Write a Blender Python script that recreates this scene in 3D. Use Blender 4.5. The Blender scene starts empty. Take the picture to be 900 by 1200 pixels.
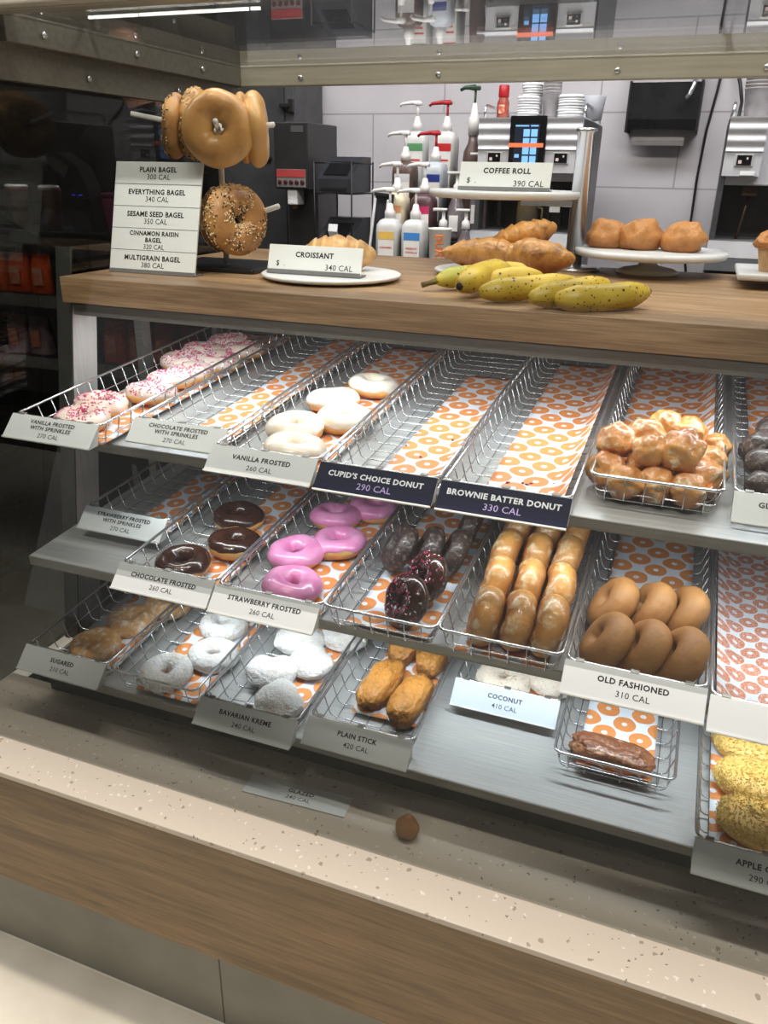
import bpy, bmesh, math, random
from mathutils import Vector, Matrix, noise, Euler
PI = math.pi
S = bpy.context.scene
COL = S.collection
rnd = random.Random(7)

# ------------------------------------------------------------------ camera
cam_d = bpy.data.cameras.new('camera')
cam_d.sensor_fit = 'VERTICAL'; cam_d.sensor_height = 24.0; cam_d.lens = 931.3 / 1200 * 24.0
cam_d.clip_start = 0.02; cam_d.clip_end = 60
cam = bpy.data.objects.new('camera', cam_d); COL.objects.link(cam)
CAMROT = Matrix(((0.934397, -0.15466, 0.320909), (0.355832, 0.362439, -0.861407), (0.016915, 0.919085, 0.393695)))
cam.matrix_world = Matrix.Translation((0, 0, 1.5)) @ CAMROT.to_4x4()
S.camera = cam
# ------------------------------------------------------------------ world, exposure, lights
S.view_settings.view_transform = 'Standard'
S.view_settings.look = 'None'
S.view_settings.exposure = 0.0
S.view_settings.gamma = 1.0
S.view_settings.use_curve_mapping = False
S.cycles.max_bounces = 8
S.cycles.transparent_max_bounces = 24
S.cycles.caustics_reflective = False
S.cycles.caustics_refractive = False
S.cycles.use_denoising = True
W = bpy.data.worlds.new('world'); S.world = W; W.use_nodes = True
W.node_tree.nodes['Background'].inputs[0].default_value = (0.80, 0.78, 0.76, 1)
W.node_tree.nodes['Background'].inputs[1].default_value = 0.28

def area(name, loc, sx, sy, watts, col=(1, 1, 1), rot=(0, 0, 0), spread=180):
    l = bpy.data.lights.new(name, 'AREA'); l.shape = 'RECTANGLE'; l.size = sx; l.size_y = sy
    l.energy = watts; l.color = col; l.spread = math.radians(spread)
    o = bpy.data.objects.new(name, l); COL.objects.link(o); o.location = loc; o.rotation_euler = rot
    return o
# downlight row over the customers' side, ceiling light over the staff aisle, led strips inside the case, plus added floor and left fills
area('store_downlight', (0.0, 0.965, 2.95), 2.8, 0.08, 62, (1, 0.91, 0.82))
area('floor_fill_light', (-0.5, 0.18, 2.95), 2.4, 0.15, 13, (1, 0.92, 0.84), spread=34)  # unseen lamp added to brighten the customers' floor
area('aisle_ceiling_light', (-0.45, 2.20, 2.95), 2.8, 0.4, 72, (0.98, 0.96, 1.0))
area('counter_led', (0.0, 1.345, 1.232), 2.2, 0.02, 7.0, (0.90, 0.96, 1.0), (math.radians(6), 0, 0))
area('middle_shelf_led', (0.05, 1.130, 1.016), 1.9, 0.015, 2.7, (0.92, 0.97, 1.0), (math.radians(6), 0, 0), 150)
area('bottom_shelf_led', (0.05, 1.105, 0.802), 1.9, 0.015, 2.9, (0.90, 0.96, 1.0), (math.radians(17), 0, 0), 104)
area('left_fill_light', (-2.3, 1.3, 2.95), 1.0, 0.5, 26, (1, 0.95, 0.9))  # added fill for the person and the shelving left of the case
# unseen fill spots added to brighten the worktop, its signs and upper labels
for sx, se in ((-1.15, 96), (-0.45, 96), (0.25, 66)):
    l = bpy.data.lights.new('worktop_fill_spot', 'SPOT'); l.energy = se; l.color = (1, 0.93, 0.86); l.spot_size = math.radians(42); l.spot_blend = 0.7; l.shadow_soft_size = 0.05
    o = bpy.data.objects.new('worktop_fill_spot', l); COL.objects.link(o); o.location = (sx, -0.10, 2.95)
    o.rotation_euler = (Vector((sx - 0.05, 1.36, 1.42)) - o.location).to_track_quat('-Z', 'Y').to_euler()

# ------------------------------------------------------------------ helpers
def lin(c):
    r = []
    for v in c[:3]:
        v = v / 255.0
        r.append(v / 12.92 if v <= 0.04045 else ((v + 0.055) / 1.055) ** 2.4)
    return (*r, 1.0)

MATS = {}
def mat(name, c, rough=0.5, metal=0.0, c2=None, nscale=20, lo=0.4, hi=0.6, bump=0.0, bscale=60, coat=0.0,
        stretch=None, emit=0.0, spec=0.5, sss=0.0, detail=4, coords='Object', trans=0.0, ior=1.45):
    if name in MATS: return MATS[name]
    m = bpy.data.materials.new(name); m.use_nodes = True
    nt = m.node_tree; N = nt.nodes; L = nt.links
    b = N['Principled BSDF']
    b.inputs['Base Color'].default_value = lin(c)
    b.inputs['Roughness'].default_value = rough
    b.inputs['Metallic'].default_value = metal
    b.inputs['Specular IOR Level'].default_value = spec
    b.inputs['Coat Weight'].default_value = coat
    b.inputs['Coat Roughness'].default_value = 0.12
    b.inputs['Transmission Weight'].default_value = trans
    b.inputs['IOR'].default_value = ior
    if sss:
        b.inputs['Subsurface Weight'].default_value = sss
        b.inputs['Subsurface Radius'].default_value = (0.01, 0.006, 0.004)
    if emit:
        b.inputs['Emission Color'].default_value = lin(c); b.inputs['Emission Strength'].default_value = emit
    if c2 or bump:
        tc = N.new('ShaderNodeTexCoord'); src = tc.outputs[coords]
        if stretch:
            mp = N.new('ShaderNodeMapping'); mp.inputs['Scale'].default_value = stretch
            L.new(src, mp.inputs[0]); src = mp.outputs[0]
    if c2:
        nz = N.new('ShaderNodeTexNoise'); nz.inputs['Scale'].default_value = nscale; nz.inputs['Detail'].default_value = detail
        L.new(src, nz.inputs['Vector'])
        rp = N.new('ShaderNodeValToRGB'); rp.color_ramp.elements[0].position = lo; rp.color_ramp.elements[1].position = hi
        rp.color_ramp.elements[0].color = lin(c); rp.color_ramp.elements[1].color = lin(c2)
        L.new(nz.outputs[0], rp.inputs[0]); L.new(rp.outputs[0], b.inputs['Base Color'])
    if bump:
        n2 = N.new('ShaderNodeTexNoise'); n2.inputs['Scale'].default_value = bscale; n2.inputs['Detail'].default_value = 3
        L.new(src, n2.inputs['Vector'])
        bp = N.new('ShaderNodeBump'); bp.inputs['Strength'].default_value = bump; bp.inputs['Distance'].default_value = 0.004
        L.new(n2.outputs[0], bp.inputs['Height']); L.new(bp.outputs[0], b.inputs['Normal'])
    MATS[name] = m
    return m

def mathn(nt, op, a, b=None, c=None):
    n = nt.nodes.new('ShaderNodeMath'); n.operation = op
    for i, v in enumerate((a, b, c)):
        if v is None: continue
        if isinstance(v, (int, float)): n.inputs[i].default_value = v
        else: nt.links.new(v, n.inputs[i])
    return n.outputs[0]

def glass_mat(name, tint, f0=0.04, rough=0.0, refl=1.0):
    m = bpy.data.materials.new(name); m.use_nodes = True
    nt = m.node_tree; N = nt.nodes; L = nt.links
    N.remove(N['Principled BSDF'])
    g = N.new('ShaderNodeNewGeometry')
    d = N.new('ShaderNodeVectorMath'); d.operation = 'DOT_PRODUCT'
    L.new(g.outputs['Incoming'], d.inputs[0]); L.new(g.outputs['Normal'], d.inputs[1])
    ab = mathn(nt, 'ABSOLUTE', d.outputs['Value'])
    om = mathn(nt, 'SUBTRACT', 1.0, ab)
    p = mathn(nt, 'POWER', om, 5.0)
    fr = mathn(nt, 'MULTIPLY_ADD', p, (1 - f0) * refl, f0 * refl)
    t = N.new('ShaderNodeBsdfTransparent'); t.inputs[0].default_value = (*tint, 1)
    gl = N.new('ShaderNodeBsdfGlossy'); gl.inputs['Roughness'].default_value = rough; gl.inputs[0].default_value = (1, 1, 1, 1)
    mx = N.new('ShaderNodeMixShader')
    L.new(fr, mx.inputs[0]); L.new(t.outputs[0], mx.inputs[1]); L.new(gl.outputs[0], mx.inputs[2])
    L.new(mx.outputs[0], N['Material Output'].inputs['Surface'])
    MATS[name] = m
    return m

def wood_mat(name, c, c2, c3, rough=0.45):
    m = bpy.data.materials.new(name); m.use_nodes = True
    nt = m.node_tree; N = nt.nodes; L = nt.links; b = N['Principled BSDF']
    tc = N.new('ShaderNodeTexCoord'); mp = N.new('ShaderNodeMapping'); mp.inputs['Scale'].default_value = (1.6, 14, 22)
    L.new(tc.outputs['Object'], mp.inputs[0])
    n1 = N.new('ShaderNodeTexNoise'); n1.inputs['Scale'].default_value = 2.2; n1.inputs['Detail'].default_value = 8; n1.inputs['Distortion'].default_value = 0.7
    L.new(mp.outputs[0], n1.inputs['Vector'])
    mp2 = N.new('ShaderNodeMapping'); mp2.inputs['Scale'].default_value = (6, 160, 220)
    L.new(tc.outputs['Object'], mp2.inputs[0])
    n2 = N.new('ShaderNodeTexNoise'); n2.inputs['Scale'].default_value = 2.0; n2.inputs['Detail'].default_value = 4
    L.new(mp2.outputs[0], n2.inputs['Vector'])
    rp = N.new('ShaderNodeValToRGB'); e = rp.color_ramp.elements
    e[0].position = 0.32; e[0].color = lin(c); e[1].position = 0.68; e[1].color = lin(c3)
    k = e.new(0.5); k.color = lin(c2)
    L.new(n1.outputs[0], rp.inputs[0])
    rp2 = N.new('ShaderNodeValToRGB'); rp2.color_ramp.elements[0].position = 0.35; rp2.color_ramp.elements[1].position = 0.65
    rp2.color_ramp.elements[0].color = (0.72, 0.70, 0.68, 1); rp2.color_ramp.elements[1].color = (1.08, 1.06, 1.04, 1)
    L.new(n2.outputs[0], rp2.inputs[0])
    mx = N.new('ShaderNodeMix'); mx.data_type = 'RGBA'; mx.blend_type = 'MULTIPLY'; mx.inputs[0].default_value = 1.0
    L.new(rp.outputs[0], mx.inputs[6]); L.new(rp2.outputs[0], mx.inputs[7])
    L.new(mx.outputs[2], b.inputs['Base Color'])
    b.inputs['Roughness'].default_value = rough
    MATS[name] = m
    return m

def stone_mat(name):
    m = bpy.data.materials.new(name); m.use_nodes = True
    nt = m.node_tree; N = nt.nodes; L = nt.links; b = N['Principled BSDF']
    tc = N.new('ShaderNodeTexCoord')
    base = lin((206, 196, 182))
    last = None
    for sc, thr, col, rr in ((60, 0.20, (160, 148, 132), 0.82), (85, 0.22, (228, 222, 212), 0.74), (120, 0.22, (124, 112, 98), 0.88)):
        v = N.new('ShaderNodeTexVoronoi'); v.inputs['Scale'].default_value = sc
        nz = N.new('ShaderNodeTexNoise'); nz.inputs['Scale'].default_value = sc * 1.5
        ad = N.new('ShaderNodeVectorMath'); ad.operation = 'MULTIPLY_ADD'; ad.inputs[1].default_value = (0.012, 0.012, 0.012)
        L.new(tc.outputs['Object'], nz.inputs['Vector']); L.new(nz.outputs['Color'], ad.inputs[0]); L.new(tc.outputs['Object'], ad.inputs[2])
        L.new(ad.outputs[0], v.inputs['Vector'])
        a = mathn(nt, 'LESS_THAN', v.outputs['Distance'], thr)
        sp = N.new('ShaderNodeSeparateColor'); L.new(v.outputs['Color'], sp.inputs[0])
        r = mathn(nt, 'GREATER_THAN', sp.outputs[0], rr)
        f = mathn(nt, 'MULTIPLY', a, r)
        mx = N.new('ShaderNodeMix'); mx.data_type = 'RGBA'
        L.new(f, mx.inputs[0]); mx.inputs[7].default_value = lin(col)
        if last is None: mx.inputs[6].default_value = base
        else: L.new(last, mx.inputs[6])
        last = mx.outputs[2]
    L.new(last, b.inputs['Base Color']); b.inputs['Roughness'].default_value = 0.4
    MATS[name] = m
    return m

def paper_mat(name, ring, dx, dy, r0, r1, speck=0.0):
    """white waxed paper printed with staggered rows of rings"""
    m = bpy.data.materials.new(name); m.use_nodes = True
    nt = m.node_tree; N = nt.nodes; L = nt.links; b = N['Principled BSDF']
    uv = N.new('ShaderNodeUVMap')
    nz = N.new('ShaderNodeTexNoise'); nz.inputs['Scale'].default_value = 30; L.new(uv.outputs[0], nz.inputs['Vector'])
    ad = N.new('ShaderNodeVectorMath'); ad.operation = 'MULTIPLY_ADD'; ad.inputs[1].default_value = (0.006, 0.006, 0)
    L.new(nz.outputs['Color'], ad.inputs[0]); L.new(uv.outputs[0], ad.inputs[2])
    sx = N.new('ShaderNodeSeparateXYZ'); L.new(ad.outputs[0], sx.inputs[0])
    def lat(ox, oy):
        u = mathn(nt, 'MULTIPLY_ADD', sx.outputs[0], 1 / dx, ox); v = mathn(nt, 'MULTIPLY_ADD', sx.outputs[1], 1 / (2 * dy), oy)
        fu = mathn(nt, 'MULTIPLY', mathn(nt, 'SUBTRACT', mathn(nt, 'FRACT', u), 0.5), dx)
        fv = mathn(nt, 'MULTIPLY', mathn(nt, 'SUBTRACT', mathn(nt, 'FRACT', v), 0.5), 2 * dy)
        return mathn(nt, 'SQRT', mathn(nt, 'ADD', mathn(nt, 'MULTIPLY', fu, fu), mathn(nt, 'MULTIPLY', fv, fv)))
    r = mathn(nt, 'MINIMUM', lat(0, 0), lat(0.5, 0.5))
    f = mathn(nt, 'MULTIPLY', mathn(nt, 'LESS_THAN', r, r1), mathn(nt, 'GREATER_THAN', r, r0))
    n2 = N.new('ShaderNodeTexNoise'); n2.inputs['Scale'].default_value = 420 if speck else 700; L.new(uv.outputs[0], n2.inputs['Vector'])
    f2 = mathn(nt, 'LESS_THAN', n2.outputs[0], 0.57 if speck else 0.66)
    f = mathn(nt, 'MULTIPLY', f, mathn(nt, 'MAXIMUM', f2, 0.35))
    mx = N.new('ShaderNodeMix'); mx.data_type = 'RGBA'; L.new(f, mx.inputs[0])
    mx.inputs[6].default_value = lin((222, 230, 242)); mx.inputs[7].default_value = lin(ring)
    L.new(mx.outputs[2], b.inputs['Base Color']); b.inputs['Roughness'].default_value = 0.45
    MATS[name] = m
    return m

def tile_mat(name, c, c2, grout, bw, bh, off, plane, mortar=0.004, rough=0.4, org=(0, 0)):
    m = bpy.data.materials.new(name); m.use_nodes = True
    nt = m.node_tree; N = nt.nodes; L = nt.links; b = N['Principled BSDF']
    tc = N.new('ShaderNodeTexCoord'); sp = N.new('ShaderNodeSeparateXYZ'); L.new(tc.outputs['Object'], sp.inputs[0])
    cb = N.new('ShaderNodeCombineXYZ')
    L.new(mathn(nt, 'ADD', sp.outputs['XYZ'.index(plane[0])], org[0]), cb.inputs[0])
    L.new(mathn(nt, 'ADD', sp.outputs['XYZ'.index(plane[1])], org[1]), cb.inputs[1])
    br = N.new('ShaderNodeTexBrick'); br.inputs['Scale'].default_value = 1.0
    br.inputs['Brick Width'].default_value = bw; br.inputs['Row Height'].default_value = bh
    br.inputs['Mortar Size'].default_value = mortar; br.offset = off; br.inputs['Mortar Smooth'].default_value = 0.1
    nz = N.new('ShaderNodeTexNoise'); nz.inputs['Scale'].default_value = 6; nz.inputs['Detail'].default_value = 8
    L.new(tc.outputs['Object'], nz.inputs['Vector'])
    rp = N.new('ShaderNodeValToRGB'); rp.color_ramp.elements[0].position = 0.35; rp.color_ramp.elements[1].position = 0.65
    rp.color_ramp.elements[0].color = lin(c); rp.color_ramp.elements[1].color = lin(c2)
    L.new(nz.outputs[0], rp.inputs[0])
    L.new(cb.outputs[0], br.inputs['Vector'])
    L.new(rp.outputs[0], br.inputs['Color1']); L.new(rp.outputs[0], br.inputs['Color2'])
    br.inputs['Mortar'].default_value = lin(grout)
    L.new(br.outputs[0], b.inputs['Base Color']); b.inputs['Roughness'].default_value = rough
    MATS[name] = m
    return m

class MB:
    def __init__(s): s.v = []; s.f = []; s.mi = []; s.sm = []; s.uv = None
    def add(s, vs, fs, mi=0, smooth=False, T=None):
        o = len(s.v)
        for p in vs:
            p = Vector(p); s.v.append(T @ p if T is not None else p)
        for f in fs:
            s.f.append([i + o for i in f]); s.mi.append(mi); s.sm.append(smooth)
        return s
    def bm(s, b, mi=0, smooth=False, T=None):
        b.verts.ensure_lookup_table(); b.verts.index_update()
        s.add([v.co.copy() for v in b.verts], [[v.index for v in f.verts] for f in b.faces], mi, smooth, T); b.free(); return s
    def box(s, c, d, bev=0.0, mi=0, T=None, seg=2):
        b = bmesh.new(); bmesh.ops.create_cube(b, size=1.0)
        for v in b.verts: v.co = Vector((v.co.x * d[0] + c[0], v.co.y * d[1] + c[1], v.co.z * d[2] + c[2]))
        if bev: bmesh.ops.bevel(b, geom=list(b.edges), offset=bev, segments=seg, affect='EDGES', profile=0.5)
        return s.bm(b, mi, False, T)
    def bx(s, x0, x1, y0, y1, z0, z1, bev=0.0, mi=0, T=None):
        return s.box(((x0 + x1) / 2, (y0 + y1) / 2, (z0 + z1) / 2), (x1 - x0, y1 - y0, z1 - z0), bev, mi, T)
    def prism(s, poly, axis, a, b, mi=0, T=None):
        """extrude a 2-D outline along an axis"""
        n = len(poly)
        def P(p, t): return {'x': (t, p[0], p[1]), 'y': (p[0], t, p[1]), 'z': (p[0], p[1], t)}[axis]
        vs = [P(p, a) for p in poly] + [P(p, b) for p in poly]
        fs = [list(range(n))[::-1], list(range(n, 2 * n))] + [[i, (i + 1) % n, n + (i + 1) % n, n + i] for i in range(n)]
        return s.add(vs, fs, mi, False, T)
    def tube(s, pts, r, n=6, closed=False, mi=0, T=None, caps=True):
        pts = [Vector(p) for p in pts]; k = len(pts)
        rs = r if isinstance(r, (list, tuple)) else [r] * k
        tang = []
        for i in range(k):
            a = pts[(i - 1) % k] if (closed or i > 0) else pts[i]
            b = pts[(i + 1) % k] if (closed or i < k - 1) else pts[i]
            t = (b - a); tang.append(t.normalized() if t.length > 1e-9 else Vector((0, 0, 1)))
        up = Vector((0, 0, 1)) if abs(tang[0].z) < 0.9 else Vector((1, 0, 0))
        u = tang[0].cross(up).normalized()
        vs = []; fs = []
        for i in range(k):
            t = tang[i]; u = (u - t * u.dot(t))
            u = u.normalized() if u.length > 1e-6 else t.orthogonal().normalized()
            w = t.cross(u)
            for j in range(n):
                a = 2 * PI * j / n
                vs.append(pts[i] + (u * math.cos(a) + w * math.sin(a)) * rs[i])
        m = k if closed else k - 1
        for i in range(m):
            for j in range(n):
                a = i * n + j; b = i * n + (j + 1) % n; c = ((i + 1) % k) * n + (j + 1) % n; d = ((i + 1) % k) * n + j
                fs.append([a, b, c, d])
        if not closed and caps:
            fs.append(list(range(n))[::-1]); fs.append([(k - 1) * n + j for j in range(n)])
        return s.add(vs, fs, mi, True, T)
    def lathe(s, prof, n=32, mi=0, T=None, smooth=True, sy=1.0):
        vs = []; fs = []
        for r, z in prof:
            for j in range(n):
                a = 2 * PI * j / n; vs.append((r * math.cos(a), r * math.sin(a) * sy, z))
        for i in range(len(prof) - 1):
            for j in range(n):
                fs.append([i * n + j, i * n + (j + 1) % n, (i + 1) * n + (j + 1) % n, (i + 1) * n + j])
        fs.append(list(range(n))[::-1]); fs.append([(len(prof) - 1) * n + j for j in range(n)])
        return s.add(vs, fs, mi, smooth, T)
    def grid(s, fn, nu, nv, cu=False, cv=False, mi=0, T=None, smooth=True):
        vs = [fn(i / (nu if cu else nu - 1), j / (nv if cv else nv - 1)) for i in range(nu) for j in range(nv)]
        fs = []
        for i in range(nu if cu else nu - 1):
            for j in range(nv if cv else nv - 1):
                a = i * nv + j; b = ((i + 1) % nu) * nv + j; c = ((i + 1) % nu) * nv + (j + 1) % nv; d = i * nv + (j + 1) % nv
                fs.append([a, b, c, d])
        return s.add(vs, fs, mi, smooth, T)
    def mesh(s, name, mats):
        me = bpy.data.meshes.new(name)
        me.from_pydata([tuple(v) for v in s.v], [], s.f)
        for m in (mats if isinstance(mats, (list, tuple)) else [mats]): me.materials.append(m)
        me.polygons.foreach_set('material_index', s.mi); me.polygons.foreach_set('use_smooth', s.sm)
        if s.uv:
            l = me.uv_layers.new(name='UVMap')
            for lp in me.loops: l.data[lp.index].uv = s.uv[lp.vertex_index]
        b = bmesh.new(); b.from_mesh(me); bmesh.ops.recalc_face_normals(b, faces=b.faces); b.to_mesh(me); b.free()
        me.update()
        return me
    def build(s, name, mats, parent=None, loc=None, rot=None):
        return put(s.mesh(name, mats), name, parent, loc, rot)

def put(me, name, parent=None, loc=None, rot=None):
    o = bpy.data.objects.new(name, me); COL.objects.link(o)
    if parent: o.parent = parent
    if loc is not None: o.location = loc
    if rot is not None: o.rotation_euler = rot
    return o
def tag(o, label, cat, group=None, kind=None):
    o['label'] = label; o['category'] = cat
    if group: o['group'] = group
    if kind: o['kind'] = kind
    return o
def thing(name, label, cat, loc=(0, 0, 0), rot=(0, 0, 0), group=None):
    o = bpy.data.objects.new(name, None); o.empty_display_size = 0.02; COL.objects.link(o)
    o.location = loc; o.rotation_euler = rot
    return tag(o, label, cat, group)
def struct(o): o['kind'] = 'structure'; return o
def axis_rot(d, spin=0.0):
    q = Vector(d).normalized().to_track_quat('Z', 'Y')
    return (q.to_matrix() @ Matrix.Rotation(spin, 3, 'Z')).to_euler()

_tc = {}
def text_mesh(s, bold):
    if (s, bold) in _tc: return _tc[(s, bold)]
    c = bpy.data.curves.new('t', 'FONT'); c.body = s; c.size = 1; c.resolution_u = 2; c.offset = 0.034 if bold else 0.004
    c.space_character = 1.10 if bold else 1.04
    o = bpy.data.objects.new('t', c); COL.objects.link(o)
    dg = bpy.context.evaluated_depsgraph_get(); me = o.evaluated_get(dg).to_mesh()
    vs = [v.co.copy() for v in me.vertices]; fs = [list(p.vertices) for p in me.polygons]
    o.evaluated_get(dg).to_mesh_clear(); bpy.data.objects.remove(o); bpy.data.curves.remove(c)
    x0 = min(v.x for v in vs); x1 = max(v.x for v in vs); y0 = min(v.y for v in vs); y1 = max(v.y for v in vs)
    vs = [Vector((v.x - (x0 + x1) / 2, v.y - (y0 + y1) / 2, 0)) for v in vs]
    _tc[(s, bold)] = (vs, fs, x1 - x0, y1 - y0)
    return _tc[(s, bold)]
def text(mb, s, cx, cy, h, T, bold=False, wmax=None, mi=0):
    """flat lettering with cap height h centred at (cx, cy) of the plane T"""
    vs, fs, w, hh = text_mesh(s, bold)
    k = h / hh
    if wmax and w * k > wmax: kx = wmax / w
    else: kx = k
    mb.add([Vector((v.x * kx + cx, v.y * k + cy, 0)) for v in vs], fs, mi, False, T)

# ------------------------------------------------------------------ materials
STEEL = mat('brushed_steel', (206, 208, 208), 0.38, 0.45, (184, 186, 186), 8, 0.3, 0.7, stretch=(1, 60, 60))
STEEL_D = mat('dull_steel', (150, 148, 142), 0.42, 0.6, (130, 128, 124), 6, 0.3, 0.7, stretch=(1, 30, 30))
FRAME = mat('frame_metal', (196, 191, 176), 0.4, 0.3, (176, 171, 156), 5, 0.3, 0.7, stretch=(1, 20, 20))
FRAME_D = mat('dark_frame_metal', (116, 112, 101), 0.4, 0.4, (100, 96, 87), 5, 0.3, 0.7, stretch=(1, 20, 20))
CHROME = mat('chrome_wire', (214, 216, 220), 0.22, 0.9)
BLACK = mat('black_metal', (22, 22, 23), 0.45)
DARKP = mat('dark_panel', (34, 33, 31), 0.6)
WHITEP = mat('white_plastic', (232, 233, 234), 0.35)
WHITEC = mat('white_card', (232, 236, 236), 0.5)
LABELC = mat('label_card', (218, 223, 224), 0.5)
NAVY = mat('navy_card', (18, 21, 48), 0.6, spec=0.2)
INK = mat('black_ink', (26, 26, 28), 0.6)
INKW = mat('white_ink', (236, 238, 244), 0.5)
INKL = mat('lavender_ink', (176, 160, 214), 0.5)
PLATE = mat('white_melamine', (226, 228, 230), 0.3)
WOOD = wood_mat('oak_worktop', (138, 109, 78), (166, 135, 100), (187, 157, 121))
WOODF = wood_mat('walnut_fascia', (110, 86, 54), (130, 104, 67), (146, 118, 80))
STONE = stone_mat('terrazzo')
PAPER = paper_mat('donut_paper', (222, 142, 78), 0.060, 0.0325, 0.0050, 0.0198)
PAPER2 = paper_mat('sprinkle_donut_paper', (206, 132, 98), 0.043, 0.0210, 0.0040, 0.0140, 1.0)
GLASS = glass_mat('case_glass', (0.90, 0.91, 0.90))
GLASSD = glass_mat('smoked_glass', (0.40, 0.40, 0.39), refl=0.6)
GLASSC = glass_mat('ceiling_glass', (0.80, 0.81, 0.80), refl=1.0)
ACRYL = glass_mat('clear_acrylic', (0.86, 0.88, 0.88), 0.05)
WALLT = tile_mat('white_wall_tile', (196, 192, 196), (204, 200, 204), (160, 157, 160), 0.60, 0.255, 0.5, 'XZ', 0.003, 0.3, (0.43, 0.07))
FLOORT = tile_mat('floor_tile', (186, 181, 167), (204, 199, 186), (206, 203, 192), 0.60, 0.60, 0.0, 'XY', 0.004, 0.5, (0.62, -0.845))
KICKT = tile_mat('plinth_tile', (124, 121, 111), (138, 134, 124), (70, 68, 62), 0.60, 0.60, 0.0, 'XZ', 0.002, 0.5, (0.62, 0.02))
# ------------------------------------------------------------------ room
m = MB(); m.bx(-5, 3.5, -3.5, 3.4, -0.05, 0.0); struct(m.build('floor', FLOORT))
m = MB(); m.bx(-5, 3.5, -3.5, 3.5, 3.0, 3.06); struct(m.build('ceiling', mat('ceiling_paint', (120, 118, 114), 0.8, c2=(128, 126, 122))))
m = MB(); m.bx(-1.9, 3.5, 3.36, 3.45, 0, 1.98); struct(m.build('wall_back', WALLT))
m = MB(); m.bx(-1.9, 3.5, 3.36, 3.45, 1.98, 3.0); struct(m.build('wall_back_upper', mat('upper_wall', (92, 92, 95), 0.6, c2=(84, 84, 88))))
m = MB(); m.bx(-5, -1.9, 3.36, 3.45, 0, 3.0); struct(m.build('wall_back_dark', mat('dark_wall', (44, 42, 40), 0.7, c2=(50, 48, 45))))
m = MB(); m.bx(-5.1, -5, -3.5, 3.45, 0, 3.0); struct(m.build('wall_left', mat('dark_wall', (44, 42, 40), 0.7)))

# ------------------------------------------------------------------ display case
CX0, CX1 = -1.17, 1.02
case = thing('display_case', 'glass fronted bakery display case with stone ledge, wood fascia and steel frame', 'display case', (0, 0.85, 0))
def cpart(name, mb, mats): 
    o = mb.build(name, mats, case); o.location = (0, -0.85, 0); return o
cpart('plinth', MB().bx(-1.21, CX1, 0.845, 1.9, 0.0, 0.215), KICKT)
m = MB(); m.bx(-1.23, CX1, 0.822, 0.846, 0.21, 0.488, 0.002); cpart('wood_fascia', m, WOODF)
m = MB(); m.bx(-1.21, CX1, 0.847, 1.9, 0.216, 0.488); cpart('base_cabinet', m, DARKP)
m = MB(); m.bx(-1.24, CX1, 0.812, 1.06, 0.489, 0.5, 0.0015); cpart('stone_ledge', m, STONE)
m = MB(); m.bx(-1.12, CX1, 1.045, 1.07, 0.5, 0.575); cpart('riser_panel', m, mat('black_riser', (14, 14, 14), 0.5))
m = MB(); m.bx(CX0, CX1, 1.93, 1.95, 0.5, 1.25); cpart('back_panel', m, DARKP)
m = MB(); m.bx(CX0, CX1, 1.07, 1.93, 0.49, 0.515); cpart('case_floor', m, mat('black_riser', (14, 14, 14), 0.5))
# slanted front glass: foot on the ledge, head at the top beam
gy = lambda z: 0.893 + 0.25 * (z - 0.5)
def slab(x0, x1, z0, z1, off, th):
    return [(gy(z0) + off, z0), (gy(z1) + off, z1), (gy(z1) + off + th, z1), (gy(z0) + off + th, z0)]
m = MB(); m.prism(slab(0, 0, 0.5, 1.735, -0.004, 0.005), 'x', -1.24, CX1); cpart('front_glass', m, GLASS)
m = MB(); m.prism([(0.905, 0.505), (gy(1.735) + 0.01, 1.735), (2.03, 1.735), (2.03, 1.32), (1.95, 1.25), (1.95, 0.505)], 'x', -1.236, -1.231); cpart('side_glass', m, GLASSD)
m = MB(); m.bx(-1.17, CX1, 1.215, 2.03, 1.735, 1.741); cpart('ceiling_glass', m, GLASSC)
m = MB(); m.bx(-2.0, CX1, 1.17, 1.247, 1.735, 1.80, 0.003)
cpart('front_beam', m, FRAME)
m = MB(); m.bx(-1.225, -1.17, 1.24, 2.05, 1.695, 1.741, 0.002); m.bx(-1.215, -1.195, 1.24, 2.05, 1.638, 1.70, 0.001); cpart('side_rail', m, FRAME_D)
m = MB(); m.bx(-1.22, CX1, 2.03, 2.06, 1.695, 1.741, 0.002); cpart('rear_rail', m, FRAME)
for i, (x, y, z) in enumerate(((-1.168, 1.33, 1.716), (-1.168, 1.60, 1.717), (-1.168, 1.85, 1.716), (-1.0, 2.028, 1.712), (-0.64, 2.028, 1.712), (-0.23, 2.028, 1.712), (0.07, 2.028, 1.712), (-1.193, 1.47, 1.66), (-1.193, 1.78, 1.665))):
    m = MB(); r = (0, PI / 2, 0) if x < -1.1 else (PI / 2, 0, 0)
    m.lathe([(0.006, 0), (0.006, 0.002), (0.004, 0.0035)], 12, T=Matrix.Translation((x, y, z)) @ Euler(r).to_matrix().to_4x4()); cpart('screw', m, CHROME)
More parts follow.
